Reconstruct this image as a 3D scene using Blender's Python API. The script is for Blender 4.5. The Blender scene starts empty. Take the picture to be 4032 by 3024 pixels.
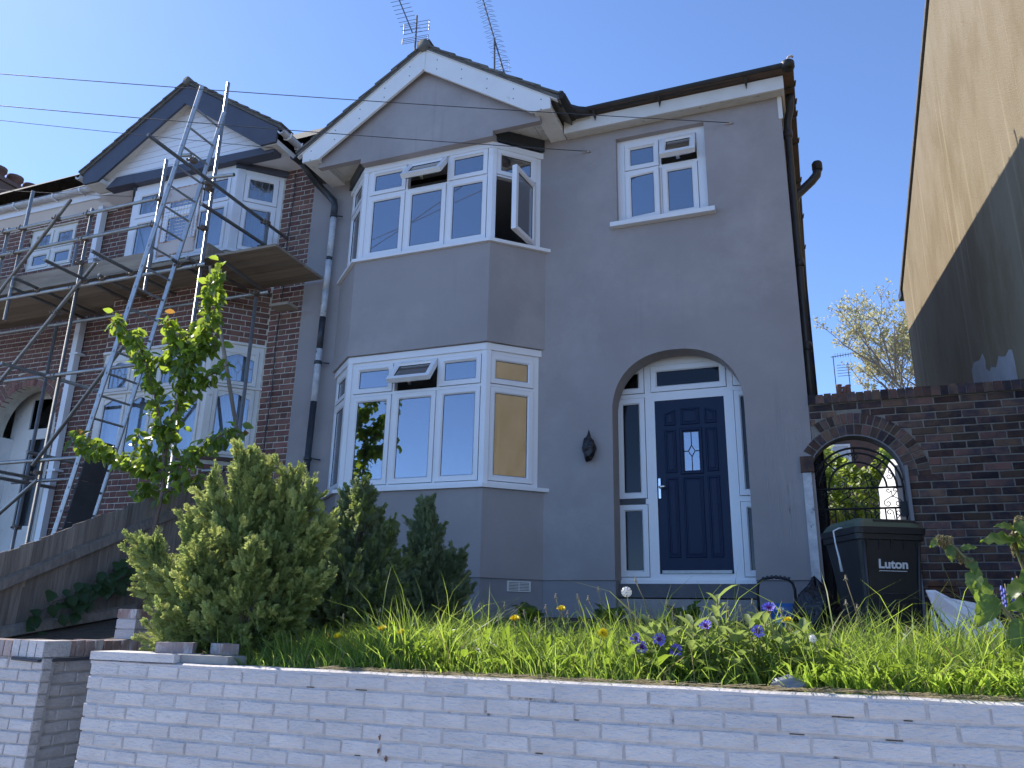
import bpy, math, random
from mathutils import Vector, Matrix

R = random.Random(11)
C = bpy.context.scene.collection
scn = bpy.context.scene

# ------------------------------------------------------------------ camera
cam_d = bpy.data.cameras.new('camera')
cam = bpy.data.objects.new('camera', cam_d)
C.objects.link(cam)
cam_d.sensor_fit = 'HORIZONTAL'
cam_d.sensor_width = 36.0
cam_d.lens = 3100.0 / 4032.0 * 36.0
cam_d.clip_start = 0.05
cam_d.clip_end = 3000.0
_yaw, _pit, _rol = math.radians(21.386), math.radians(16.957), math.radians(1.204)
_f = Vector((-math.sin(_yaw) * math.cos(_pit), math.cos(_yaw) * math.cos(_pit), math.sin(_pit)))
_r = Vector((math.cos(_yaw), math.sin(_yaw), 0.0))
_u = _r.cross(_f)
_r2 = _r * math.cos(_rol) + _u * math.sin(_rol)
_u2 = _u * math.cos(_rol) - _r * math.sin(_rol)
cam.matrix_world = Matrix(((_r2.x, _u2.x, -_f.x, 0.0), (_r2.y, _u2.y, -_f.y, 0.0), (_r2.z, _u2.z, -_f.z, 1.6), (0, 0, 0, 1)))
scn.camera = cam

# ------------------------------------------------------------------ light
SUN_TRAVEL = Vector((1.0, -0.353, -1.005)).normalized()
to_sun = -SUN_TRAVEL
sun_el = math.asin(to_sun.z)
sun_az = math.atan2(to_sun.x, to_sun.y)          # clockwise from +Y
w = bpy.data.worlds.new('World')
scn.world = w
w.use_nodes = True
nt = w.node_tree
for n in list(nt.nodes):
    nt.nodes.remove(n)
sky = nt.nodes.new('ShaderNodeTexSky')
sky.sky_type = 'NISHITA'
sky.sun_disc = False
sky.sun_elevation = sun_el
sky.sun_rotation = sun_az
sky.altitude = 0.0
sky.air_density = 0.42
sky.dust_density = 0.05
sky.ozone_density = 4.5
bg = nt.nodes.new('ShaderNodeBackground')
bg.inputs['Strength'].default_value = 0.15
wo = nt.nodes.new('ShaderNodeOutputWorld')
nt.links.new(sky.outputs[0], bg.inputs[0])
nt.links.new(bg.outputs[0], wo.inputs[0])
sun_d = bpy.data.lights.new('sun', 'SUN')
sun_d.energy = 2.6
sun_d.angle = math.radians(0.53)
sun_d.color = (1.0, 0.93, 0.82)
sun = bpy.data.objects.new('sun', sun_d)
C.objects.link(sun)
sun.location = (-30, 17, 38)
sun.rotation_euler = SUN_TRAVEL.to_track_quat('-Z', 'Y').to_euler()
scn.view_settings.view_transform = 'Standard'
scn.view_settings.look = 'None'
scn.view_settings.exposure = 1.56
scn.view_settings.gamma = 1.0
scn.view_settings.use_curve_mapping = False
scn.render.engine = 'CYCLES'
scn.cycles.max_bounces = 8
scn.cycles.transparent_max_bounces = 12

# ------------------------------------------------------------------ materials
M = {}


def mat(name, col, rough=0.8, col2=None, scale=6.0, bump=0.0, bscale=60.0, metal=0.0, rand=0.0, spec=0.4, detail=6.0,
        noise_lo=0.35, noise_hi=0.68, stretch=(1, 1, 1), bdist=0.01, dirt=None, dscale=1.5, dlo=0.5, dhi=0.75, hue=0.0, streak=None):
    m = bpy.data.materials.new(name)
    m.use_nodes = True
    t = m.node_tree
    b = t.nodes['Principled BSDF']
    b.inputs['Roughness'].default_value = rough
    b.inputs['Metallic'].default_value = metal
    b.inputs['Specular IOR Level'].default_value = spec
    tc = t.nodes.new('ShaderNodeTexCoord')
    mp = t.nodes.new('ShaderNodeMapping')
    mp.inputs['Scale'].default_value = stretch
    t.links.new(tc.outputs['Object'], mp.inputs[0])
    src = None
    rgb = t.nodes.new('ShaderNodeRGB')
    rgb.outputs[0].default_value = (*col, 1)
    src = rgb.outputs[0]
    vec = mp.outputs[0]
    if rand > 0 or hue > 0:
        oi = t.nodes.new('ShaderNodeObjectInfo')
        ad = t.nodes.new('ShaderNodeVectorMath')
        ad.operation = 'MULTIPLY_ADD'
        t.links.new(oi.outputs['Random'], ad.inputs[0])
        ad.inputs[1].default_value = (37.0, 53.0, 29.0)
        t.links.new(mp.outputs[0], ad.inputs[2])
        vec = ad.outputs[0]
    if col2 is not None:
        nz = t.nodes.new('ShaderNodeTexNoise')
        nz.inputs['Scale'].default_value = scale
        nz.inputs['Detail'].default_value = detail
        nz.inputs['Roughness'].default_value = 0.62
        t.links.new(vec, nz.inputs['Vector'])
        mr = t.nodes.new('ShaderNodeMapRange')
        mr.inputs['From Min'].default_value = noise_lo
        mr.inputs['From Max'].default_value = noise_hi
        t.links.new(nz.outputs[0], mr.inputs['Value'])
        mx = t.nodes.new('ShaderNodeMix')
        mx.data_type = 'RGBA'
        t.links.new(mr.outputs[0], mx.inputs[0])
        t.links.new(src, mx.inputs[6])
        mx.inputs[7].default_value = (*col2, 1)
        src = mx.outputs[2]
    if dirt is not None:
        nz = t.nodes.new('ShaderNodeTexNoise')
        nz.inputs['Scale'].default_value = dscale
        nz.inputs['Detail'].default_value = 8
        nz.inputs['Roughness'].default_value = 0.7
        t.links.new(vec, nz.inputs['Vector'])
        mr = t.nodes.new('ShaderNodeMapRange')
        mr.inputs['From Min'].default_value = dlo
        mr.inputs['From Max'].default_value = dhi
        t.links.new(nz.outputs[0], mr.inputs['Value'])
        mx = t.nodes.new('ShaderNodeMix')
        mx.data_type = 'RGBA'
        t.links.new(mr.outputs[0], mx.inputs[0])
        t.links.new(src, mx.inputs[6])
        mx.inputs[7].default_value = (*dirt, 1)
        src = mx.outputs[2]
    if streak is not None:
        scol, slo, shi, ssc, sst = streak
        mp2 = t.nodes.new('ShaderNodeMapping')
        mp2.inputs['Scale'].default_value = (1, 1, sst)
        t.links.new(tc.outputs['Object'], mp2.inputs[0])
        nz = t.nodes.new('ShaderNodeTexNoise')
        nz.inputs['Scale'].default_value = ssc
        nz.inputs['Detail'].default_value = 4
        t.links.new(mp2.outputs[0], nz.inputs['Vector'])
        mr = t.nodes.new('ShaderNodeMapRange')
        mr.inputs['From Min'].default_value = slo
        mr.inputs['From Max'].default_value = shi
        t.links.new(nz.outputs[0], mr.inputs['Value'])
        mx = t.nodes.new('ShaderNodeMix')
        mx.data_type = 'RGBA'
        t.links.new(mr.outputs[0], mx.inputs[0])
        t.links.new(src, mx.inputs[6])
        mx.inputs[7].default_value = (*scol, 1)
        src = mx.outputs[2]
    if rand > 0 or hue > 0:
        hs = t.nodes.new('ShaderNodeHueSaturation')
        mr = t.nodes.new('ShaderNodeMapRange')
        mr.inputs['To Min'].default_value = 1 - rand
        mr.inputs['To Max'].default_value = 1 + rand
        t.links.new(oi.outputs['Random'], mr.inputs['Value'])
        t.links.new(mr.outputs[0], hs.inputs['Value'])
        if hue > 0:
            ml = t.nodes.new('ShaderNodeMath')
            ml.operation = 'MULTIPLY'
            ml.inputs[1].default_value = 7.31
            t.links.new(oi.outputs['Random'], ml.inputs[0])
            fr = t.nodes.new('ShaderNodeMath')
            fr.operation = 'FRACT'
            t.links.new(ml.outputs[0], fr.inputs[0])
            m2 = t.nodes.new('ShaderNodeMapRange')
            m2.inputs['To Min'].default_value = 0.5 - hue
            m2.inputs['To Max'].default_value = 0.5 + hue
            t.links.new(fr.outputs[0], m2.inputs['Value'])
            t.links.new(m2.outputs[0], hs.inputs['Hue'])
        t.links.new(src, hs.inputs['Color'])
        src = hs.outputs[0]
    t.links.new(src, b.inputs['Base Color'])
    if bump > 0:
        nb = t.nodes.new('ShaderNodeTexNoise')
        nb.inputs['Scale'].default_value = bscale
        nb.inputs['Detail'].default_value = 5
        t.links.new(vec, nb.inputs['Vector'])
        bp = t.nodes.new('ShaderNodeBump')
        bp.inputs['Strength'].default_value = bump
        bp.inputs['Distance'].default_value = bdist
        t.links.new(nb.outputs[0], bp.inputs['Height'])
        t.links.new(bp.outputs[0], b.inputs['Normal'])
    M[name] = m
    return m


def leafmat(name, col, col2, trans=0.5, tcol=None, scale=14.0, rough=0.45, spec=0.35, rand=0.15):
    """thin foliage: diffuse reflection plus light let through from behind"""
    m = mat(name, col, rough, col2, scale, rand=rand, spec=spec)
    t = m.node_tree
    b = t.nodes['Principled BSDF']
    out = t.nodes['Material Output']
    tr = t.nodes.new('ShaderNodeBsdfTranslucent')
    if tcol is None:
        tcol = tuple(min(1, c * 1.6) for c in col)
    tr.inputs[0].default_value = (*tcol, 1)
    mx = t.nodes.new('ShaderNodeMixShader')
    mx.inputs[0].default_value = trans
    t.links.new(b.outputs[0], mx.inputs[1])
    t.links.new(tr.outputs[0], mx.inputs[2])
    t.links.new(mx.outputs[0], out.inputs['Surface'])
    return m


def glassmat(name, r0, tint, rough=0.0, gcol=(0.95, 0.97, 1.0)):
    """window glass: mirror reflection by Schlick's law over a clear tinted pane"""
    m = bpy.data.materials.new(name)
    m.use_nodes = True
    t = m.node_tree
    for n in list(t.nodes):
        t.nodes.remove(n)
    out = t.nodes.new('ShaderNodeOutputMaterial')
    ge = t.nodes.new('ShaderNodeNewGeometry')
    dp = t.nodes.new('ShaderNodeVectorMath')
    dp.operation = 'DOT_PRODUCT'
    t.links.new(ge.outputs['Incoming'], dp.inputs[0])
    t.links.new(ge.outputs['Normal'], dp.inputs[1])
    ab = t.nodes.new('ShaderNodeMath'); ab.operation = 'ABSOLUTE'
    t.links.new(dp.outputs['Value'], ab.inputs[0])
    iv = t.nodes.new('ShaderNodeMath'); iv.operation = 'SUBTRACT'; iv.inputs[0].default_value = 1.0
    t.links.new(ab.outputs[0], iv.inputs[1])
    pw = t.nodes.new('ShaderNodeMath'); pw.operation = 'POWER'; pw.inputs[1].default_value = 5.0
    t.links.new(iv.outputs[0], pw.inputs[0])
    ma = t.nodes.new('ShaderNodeMath'); ma.operation = 'MULTIPLY_ADD'
    ma.inputs[1].default_value = 1 - r0; ma.inputs[2].default_value = r0
    t.links.new(pw.outputs[0], ma.inputs[0])
    tr = t.nodes.new('ShaderNodeBsdfTransparent')
    tr.inputs[0].default_value = (*tint, 1)
    gl = t.nodes.new('ShaderNodeBsdfGlossy')
    gl.inputs['Color'].default_value = (*gcol, 1)
    gl.inputs['Roughness'].default_value = rough
    nb = t.nodes.new('ShaderNodeTexNoise'); nb.inputs['Scale'].default_value = 1.3; nb.inputs['Detail'].default_value = 1
    tc = t.nodes.new('ShaderNodeTexCoord')
    t.links.new(tc.outputs['Object'], nb.inputs['Vector'])
    bp = t.nodes.new('ShaderNodeBump'); bp.inputs['Strength'].default_value = 0.12; bp.inputs['Distance'].default_value = 0.02
    t.links.new(nb.outputs[0], bp.inputs['Height'])
    t.links.new(bp.outputs[0], gl.inputs['Normal'])
    mx = t.nodes.new('ShaderNodeMixShader')
    t.links.new(ma.outputs[0], mx.inputs[0])
    t.links.new(tr.outputs[0], mx.inputs[1])
    t.links.new(gl.outputs[0], mx.inputs[2])
    t.links.new(mx.outputs[0], out.inputs[0])
    M[name] = m


mat('render', (0.335, 0.306, 0.297), 0.9, (0.295, 0.270, 0.264), 1.1, bump=0.35, bscale=95, bdist=0.004, noise_lo=0.4, noise_hi=0.7,
    dirt=(0.395, 0.36, 0.348), dscale=0.6, dlo=0.48, dhi=0.68, streak=((0.275, 0.253, 0.248), 0.64, 0.88, 8.0, 0.07))
mat('plinth', (0.275, 0.265, 0.272), 0.9, (0.235, 0.228, 0.236), 1.6, bump=0.35, bscale=95, bdist=0.004)
mat('drip', (0.36, 0.345, 0.345), 0.8)
mat('upvc', (0.80, 0.80, 0.80), 0.28, (0.76, 0.76, 0.765), 2.0, spec=0.5)
mat('whitewood', (0.74, 0.73, 0.69), 0.6, (0.66, 0.64, 0.59), 3.0, bump=0.25, bscale=40, dirt=(0.36, 0.31, 0.25), dscale=5.5, dlo=0.62, dhi=0.72)
mat('peeling', (0.66, 0.64, 0.59), 0.8, (0.55, 0.53, 0.48), 8.0, bump=0.6, bscale=30, dirt=(0.10, 0.09, 0.08), dscale=6.0, dlo=0.6, dhi=0.66, stretch=(1, 3, 1))
mat('boardwhite', (0.80, 0.80, 0.78), 0.5, (0.74, 0.74, 0.72), 2.5, dirt=(0.55, 0.52, 0.46), dscale=4.0, dlo=0.66, dhi=0.76)
mat('interior', (0.62, 0.60, 0.57), 0.9)
mat('gutter', (0.022, 0.021, 0.020), 0.5, (0.05, 0.045, 0.035), 9.0, bump=0.3, bscale=25, noise_lo=0.5, noise_hi=0.75)
mat('pipeblack', (0.03, 0.033, 0.04), 0.35, (0.05, 0.055, 0.06), 6.0, bump=0.15, bscale=30)
mat('pipewhite', (0.62, 0.62, 0.62), 0.5, (0.42, 0.43, 0.45), 10.0, bump=0.3, bscale=40, dirt=(0.13, 0.14, 0.15), dscale=12, dlo=0.6, dhi=0.68)
mat('rooftile', (0.10, 0.092, 0.082), 0.95, (0.16, 0.152, 0.13), 9.0, bump=0.8, bscale=35, rand=0.25, dirt=(0.24, 0.235, 0.2), dscale=16, dlo=0.6, dhi=0.72)
mat('roofbrown', (0.13, 0.085, 0.06), 0.95, (0.08, 0.06, 0.05), 7.0, bump=0.8, bscale=30)
mat('brickred', (0.235, 0.118, 0.088), 0.9, (0.165, 0.088, 0.072), 9.0, bump=0.5, bscale=70, rand=0.3, hue=0.012, bdist=0.004, dirt=(0.09, 0.05, 0.06), dscale=5, dlo=0.52, dhi=0.75)
mat('mortarcream', (0.60, 0.57, 0.48), 0.95, (0.46, 0.43, 0.36), 12.0, bump=0.5, bscale=80)
mat('brickdark', (0.155, 0.088, 0.062), 0.9, (0.09, 0.06, 0.05), 6.0, bump=0.5, bscale=70, rand=0.55, hue=0.02, bdist=0.004, dirt=(0.045, 0.036, 0.048), dscale=3.0, dlo=0.46, dhi=0.62)
mat('mortargrey', (0.27, 0.245, 0.205), 0.95, (0.2, 0.185, 0.16), 14.0, bump=0.6, bscale=80)
mat('brickwhite', (0.57, 0.535, 0.525), 0.75, (0.48, 0.45, 0.445), 5.0, bump=1.0, bscale=30, rand=0.07, bdist=0.012, stretch=(1, 1, 2.6), dirt=(0.33, 0.31, 0.30), dscale=7, dlo=0.6, dhi=0.78)
mat('mortarwhite', (0.49, 0.46, 0.45), 0.9, (0.38, 0.355, 0.345), 10.0, bump=0.8, bscale=50, dirt=(0.12, 0.10, 0.085), dscale=7, dlo=0.62, dhi=0.7)  # dark blotches in the colour stand for shaded voids in the joints
mat('caprender', (0.66, 0.63, 0.56), 0.9, (0.50, 0.47, 0.41), 9.0, bump=0.9, bscale=40)
mat('brickworn', (0.40, 0.33, 0.31), 0.9, (0.26, 0.16, 0.13), 9.0, bump=0.8, bscale=40, rand=0.2, dirt=(0.55, 0.54, 0.53), dscale=8, dlo=0.5, dhi=0.62, stretch=(1, 1, 0.5))
mat('tan', (0.27, 0.221, 0.146), 0.95, (0.22, 0.172, 0.10), 2.2, streak=((0.36, 0.295, 0.19), 0.60, 0.72, 7.0, 0.03), bump=1.0, bscale=120, bdist=0.012, stretch=(1, 1, 0.45), dirt=(0.20, 0.155, 0.088), dscale=1.1, dlo=0.5, dhi=0.7)
mat('tanpatch', (0.45, 0.45, 0.46), 0.9, (0.36, 0.36, 0.37), 5.0, bump=0.8, bscale=90)
mat('steel', (0.46, 0.47, 0.46), 0.42, (0.36, 0.365, 0.35), 8.0, metal=0.75, rand=0.15, bump=0.15, bscale=60)
mat('clamp', (0.20, 0.185, 0.16), 0.6, (0.16, 0.10, 0.06), 20.0, metal=0.5)
mat('aluminium', (0.44, 0.45, 0.45), 0.5, (0.34, 0.345, 0.35), 12.0, metal=0.85)
mat('plank', (0.30, 0.25, 0.19), 0.9, (0.21, 0.17, 0.13), 5.0, bump=0.5, bscale=30, rand=0.25, stretch=(0.25, 3, 3))
mat('fence', (0.28, 0.24, 0.20), 0.95, (0.16, 0.138, 0.118), 5.0, bump=0.9, bscale=26, rand=0.28, stretch=(6, 6, 0.4))
mat('rust', (0.42, 0.27, 0.19), 0.8, (0.30, 0.13, 0.06), 14.0, bump=0.4, dirt=(0.62, 0.55, 0.5), dscale=8, dlo=0.45, dhi=0.55)
mat('paintpink', (0.58, 0.52, 0.48), 0.7, (0.48, 0.36, 0.28), 9.0, noise_lo=0.55, noise_hi=0.75)
mat('slategrey', (0.075, 0.08, 0.09), 0.6, (0.055, 0.058, 0.065), 4.0)
mat('bargegrey', (0.075, 0.08, 0.105), 0.5, (0.06, 0.064, 0.085), 3.0)
mat('doorblue', (0.009, 0.023, 0.062), 0.45, (0.007, 0.018, 0.050), 40.0, bump=0.35, bscale=18, stretch=(16, 1, 0.7), spec=0.25)
mat('chrome', (0.75, 0.74, 0.72), 0.18, metal=1.0)
mat('iron', (0.012, 0.012, 0.014), 0.5)
mat('bindark', (0.020, 0.021, 0.024), 0.42, (0.03, 0.029, 0.030), 3.0, bump=0.12, bscale=120, spec=0.5)
mat('binlid', (0.065, 0.095, 0.065), 0.4, (0.08, 0.11, 0.075), 4.0, spec=0.5)
mat('letters', (0.72, 0.73, 0.74), 0.6)
mat('greyplastic', (0.16, 0.17, 0.20), 0.35, (0.26, 0.27, 0.30), 20.0, bump=0.8, bscale=40)
mat('sackblack', (0.010, 0.010, 0.013), 0.28, spec=0.6, bump=1.0, bscale=22, bdist=0.03)
mat('blueplastic', (0.02, 0.11, 0.32), 0.4)
mat('paper', (0.75, 0.75, 0.76), 0.7)
mat('boardedge', (0.50, 0.50, 0.51), 0.8, (0.42, 0.42, 0.43), 6.0)
mat('soil', (0.065, 0.048, 0.034), 1.0, (0.10, 0.078, 0.055), 9.0, bump=1.0, bscale=30, bdist=0.03)
mat('paving', (0.50, 0.48, 0.45), 0.95, (0.43, 0.41, 0.39), 3.0, bump=0.5, bscale=60)
mat('asphalt', (0.16, 0.155, 0.15), 0.95, (0.12, 0.118, 0.115), 5.0, bump=0.6, bscale=120)
mat('concrete', (0.33, 0.32, 0.30), 0.95, (0.25, 0.24, 0.23), 5.0, bump=0.7, bscale=50)
mat('stepgrey', (0.10, 0.105, 0.115), 0.85, (0.13, 0.13, 0.135), 6.0, bump=0.4, bscale=40)
mat('bark', (0.13, 0.085, 0.065), 0.9, (0.19, 0.14, 0.115), 14.0, bump=0.7, bscale=40)
mat('barkpale', (0.33, 0.29, 0.25), 0.9, (0.24, 0.21, 0.18), 8.0)
mat('net', (0.60, 0.63, 0.66), 0.9)
mat('curtain', (0.34, 0.31, 0.27), 0.9, (0.26, 0.235, 0.2), 3.0, stretch=(30, 30, 0.3))
mat('cable', (0.06, 0.06, 0.07), 0.6)
mat('antenna', (0.11, 0.11, 0.12), 0.5, metal=0.3)
mat('claypot', (0.20, 0.095, 0.06), 0.9, (0.10, 0.06, 0.045), 9.0)
mat('lead', (0.30, 0.31, 0.33), 0.5)
mat('seal', (0.02, 0.02, 0.022), 0.7)
mat('farbrick', (0.17, 0.10, 0.075), 0.95, (0.11, 0.075, 0.06), 7.0)
mat('whitewash', (0.80, 0.79, 0.77), 0.9, (0.70, 0.69, 0.67), 3.0, bump=0.4, bscale=40)
mat('yellowflower', (0.90, 0.72, 0.03), 0.6)
mat('purpleflower', (0.20, 0.14, 0.62), 0.6)
mat('purplecore', (0.20, 0.035, 0.22), 0.7)
mat('fluff', (0.80, 0.79, 0.76), 0.9)
mat('deadhead', (0.28, 0.23, 0.15), 0.9)
mat('stemgreen', (0.14, 0.17, 0.06), 0.7, (0.23, 0.14, 0.08), 9.0)
mat('straw', (0.36, 0.29, 0.17), 0.9, (0.24, 0.18, 0.10), 14.0)
mat('bluebell', (0.13, 0.14, 0.48), 0.6)
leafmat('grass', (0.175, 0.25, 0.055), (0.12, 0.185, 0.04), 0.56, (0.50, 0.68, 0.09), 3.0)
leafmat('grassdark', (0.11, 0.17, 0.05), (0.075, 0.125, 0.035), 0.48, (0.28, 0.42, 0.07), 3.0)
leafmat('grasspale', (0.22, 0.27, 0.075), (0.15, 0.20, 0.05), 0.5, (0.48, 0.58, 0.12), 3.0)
leafmat('grassdry', (0.34, 0.28, 0.15), (0.22, 0.2, 0.09), 0.35, (0.40, 0.32, 0.15), 3.0)
leafmat('conifer', (0.28, 0.33, 0.115), (0.18, 0.23, 0.08), 0.48, (0.44, 0.52, 0.15), 4.0, rough=0.6)
leafmat('conifertip', (0.43, 0.47, 0.17), (0.32, 0.37, 0.125), 0.48, (0.58, 0.62, 0.20), 4.0, rough=0.6)
leafmat('conifershade', (0.27, 0.31, 0.17), (0.19, 0.235, 0.125), 0.48, (0.40, 0.46, 0.21), 4.0, rough=0.6)  # green muted in the colour itself for shade and haze
leafmat('cherryleaf', (0.125, 0.19, 0.045), (0.085, 0.14, 0.032), 0.55, (0.42, 0.56, 0.06), 9.0, rough=0.35, spec=0.5, rand=0.3)
leafmat('cherrytip', (0.30, 0.13, 0.05), (0.20, 0.16, 0.04), 0.5, (0.50, 0.26, 0.06), 9.0)
leafmat('dockleaf', (0.11, 0.165, 0.05), (0.075, 0.125, 0.04), 0.55, (0.32, 0.46, 0.045), 16.0, rough=0.38, spec=0.5)
leafmat('cornleaf', (0.19, 0.24, 0.11), (0.13, 0.18, 0.075), 0.45, (0.36, 0.47, 0.12), 10.0, rough=0.6)
leafmat('ivyleaf', (0.22, 0.28, 0.06), (0.13, 0.19, 0.04), 0.5, (0.45, 0.55, 0.08), 2.0)
leafmat('springleaf', (0.46, 0.42, 0.22), (0.36, 0.35, 0.16), 0.5, (0.6, 0.56, 0.28), 2.0)
leafmat('vineleaf', (0.05, 0.10, 0.035), (0.035, 0.075, 0.025), 0.4, None, 8.0)
glassmat('glass', 0.30, (0.70, 0.73, 0.76))
glassmat('glassnet', 0.16, (0.80, 0.84, 0.88))
glassmat('glassobscure', 0.035, (0.16, 0.18, 0.19), 0.12)

# ------------------------------------------------------------------ helpers
class Frame:
    """local axes of a wall face: a along it, b out of it, c up"""
    def __init__(s, o, u):
        s.o = Vector(o)
        s.u = Vector((u[0], u[1], 0)).normalized()
        s.n = Vector((s.u.y, -s.u.x, 0))

    def __call__(s, a, b, c):
        return s.o + s.u * a + s.n * b + Vector((0, 0, c))

    def matrix(s, a, b, c):
        p = s(a, b, c)
        u, v = s.u, -s.n
        return Matrix(((u.x, v.x, 0, p.x), (u.y, v.y, 0, p.y), (0, 0, 1, p.z), (0, 0, 0, 1)))


ID = Frame((0, 0, 0), (1, 0))          # a = X, b = -Y, c = Z


class MB:
    def __init__(s):
        s.v = []
        s.f = []

    def add(s, vs, fs):
        o = len(s.v)
        s.v.extend([tuple(v) for v in vs])
        s.f.extend([tuple(i + o for i in f) for f in fs])
        return s

    def box(s, x0, x1, y0, y1, z0, z1, M4=None):
        vs = [Vector(p) for p in ((x0, y0, z0), (x1, y0, z0), (x1, y1, z0), (x0, y1, z0), (x0, y0, z1), (x1, y0, z1), (x1, y1, z1), (x0, y1, z1))]
        if M4 is not None:
            vs = [M4 @ v for v in vs]
        return s.add(vs, [(0, 3, 2, 1), (4, 5, 6, 7), (0, 1, 5, 4), (1, 2, 6, 5), (2, 3, 7, 6), (3, 0, 4, 7)])

    def fbox(s, T, a0, a1, b0, b1, c0, c1):
        vs = [T(a0, b1, c0), T(a1, b1, c0), T(a1, b0, c0), T(a0, b0, c0), T(a0, b1, c1), T(a1, b1, c1), T(a1, b0, c1), T(a0, b0, c1)]
        return s.add(vs, [(0, 3, 2, 1), (4, 5, 6, 7), (0, 1, 5, 4), (1, 2, 6, 5), (2, 3, 7, 6), (3, 0, 4, 7)])

    def prism(s, poly, T, b0, b1):
        """polygon in (a, c), counter-clockwise seen from outside, extruded from b0 (back) to b1 (front)"""
        n = len(poly)
        vs = [T(a, b1, c) for a, c in poly] + [T(a, b0, c) for a, c in poly]
        fs = [tuple(range(n)), tuple(range(2 * n - 1, n - 1, -1))]
        for i in range(n):
            j = (i + 1) % n
            fs.append((j, i, i + n, j + n))
        return s.add(vs, fs)

    def plate(s, T, a0, a1, c0, c1, holes, b0, b1):
        """rectangular plate with rectangular holes (ha0, ha1, hc0, hc1)"""
        A = sorted({a0, a1} | {min(max(h[i], a0), a1) for h in holes for i in (0, 1)})
        K = sorted({c0, c1} | {min(max(h[i], c0), c1) for h in holes for i in (2, 3)})

        def solid(i, j):
            if i < 0 or j < 0 or i >= len(A) - 1 or j >= len(K) - 1:
                return False
            am, cm = (A[i] + A[i + 1]) / 2, (K[j] + K[j + 1]) / 2
            return not any(h[0] < am < h[1] and h[2] < cm < h[3] for h in holes)
        for i in range(len(A) - 1):
            for j in range(len(K) - 1):
                if not solid(i, j):
                    continue
                x0, x1, z0, z1 = A[i], A[i + 1], K[j], K[j + 1]
                q = [T(x0, b1, z0), T(x1, b1, z0), T(x1, b1, z1), T(x0, b1, z1), T(x0, b0, z0), T(x1, b0, z0), T(x1, b0, z1), T(x0, b0, z1)]
                fs = [(0, 1, 2, 3), (7, 6, 5, 4)]
                if not solid(i, j - 1): fs.append((4, 5, 1, 0))
                if not solid(i, j + 1): fs.append((3, 2, 6, 7))
                if not solid(i - 1, j): fs.append((4, 0, 3, 7))
                if not solid(i + 1, j): fs.append((1, 5, 6, 2))
                s.add(q, fs)
        return s

    def tube(s, p, q, r, n=8, r2=None, caps=True):
        return s.path([p, q], [r, r if r2 is None else r2], n, caps)

    def path(s, pts, rad, n=6, caps=True):
        pts = [Vector(p) for p in pts]
        if not isinstance(rad, (list, tuple)):
            rad = [rad] * len(pts)
        vs, fs = [], []
        t = (pts[1] - pts[0]).normalized()
        ref = Vector((0, 0, 1)) if abs(t.z) < 0.9 else Vector((1, 0, 0))
        x = t.cross(ref).normalized()
        for i, p in enumerate(pts):
            if i == 0: t = (pts[1] - pts[0])
            elif i == len(pts) - 1: t = (pts[-1] - pts[-2])
            else: t = (pts[i + 1] - pts[i - 1])
            t = t.normalized()
            x = (x - t * x.dot(t))
            x = x.normalized() if x.length > 1e-6 else t.orthogonal().normalized()
            y = t.cross(x)
            for k in range(n):
                a = 2 * math.pi * k / n
                vs.append(p + (x * math.cos(a) + y * math.sin(a)) * rad[i])
        for i in range(len(pts) - 1):
            for k in range(n):
                k2 = (k + 1) % n
                fs.append((i * n + k, i * n + k2, (i + 1) * n + k2, (i + 1) * n + k))
        if caps:
            fs.append(tuple(range(n - 1, -1, -1)))
            fs.append(tuple(range((len(pts) - 1) * n, len(pts) * n)))
        return s.add(vs, fs)

    def lathe(s, prof, c, n=12):
        """profile (r, z) turned about the vertical through c"""
        vs, fs = [], []
        for r, z in prof:
            for k in range(n):
                a = 2 * math.pi * k / n
                vs.append((c[0] + r * math.cos(a), c[1] + r * math.sin(a), c[2] + z))
        for i in range(len(prof) - 1):
            for k in range(n):
                k2 = (k + 1) % n
                fs.append((i * n + k, i * n + k2, (i + 1) * n + k2, (i + 1) * n + k))
        fs.append(tuple(range(n - 1, -1, -1)))
        fs.append(tuple(range((len(prof) - 1) * n, len(prof) * n)))
        return s.add(vs, fs)

    def mesh(s, name, m=None, smooth=False):
        me = bpy.data.meshes.new(name)
        me.from_pydata(s.v, [], s.f)
        if m: me.materials.append(M[m])
        if smooth:
            me.polygons.foreach_set('use_smooth', [True] * len(me.polygons))
        me.update()
        return me

    def build(s, name, m, parent=None, smooth=False):
        return put(name, s.mesh(name, m, smooth), parent)


def put(name, me, parent=None, mw=None):
    o = bpy.data.objects.new(name, me)
    C.objects.link(o)
    if mw is not None:
        o.matrix_basis = mw
    if parent is not None:
        o.parent = parent
        if parent.get('_base'):
            b = parent['_base']
            o.matrix_parent_inverse = Matrix.Translation((-b[0], -b[1], -b[2]))
    return o


def thing(name, label, cat, loc, group=None):
    o = bpy.data.objects.new(name, None)
    C.objects.link(o)
    o.location = loc
    o.empty_display_size = 0.1
    o['_base'] = tuple(float(x) for x in loc)
    return tag(o, label, cat, group)


def tag(o, label, cat=None, group=None, kind=None):
    o['label'] = label
    if cat: o['category'] = cat
    if group: o['group'] = group
    if kind: o['kind'] = kind
    return o


def struct(name, mb, m):
    o = mb.build(name, m)
    o['kind'] = 'structure'
    return o


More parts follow.
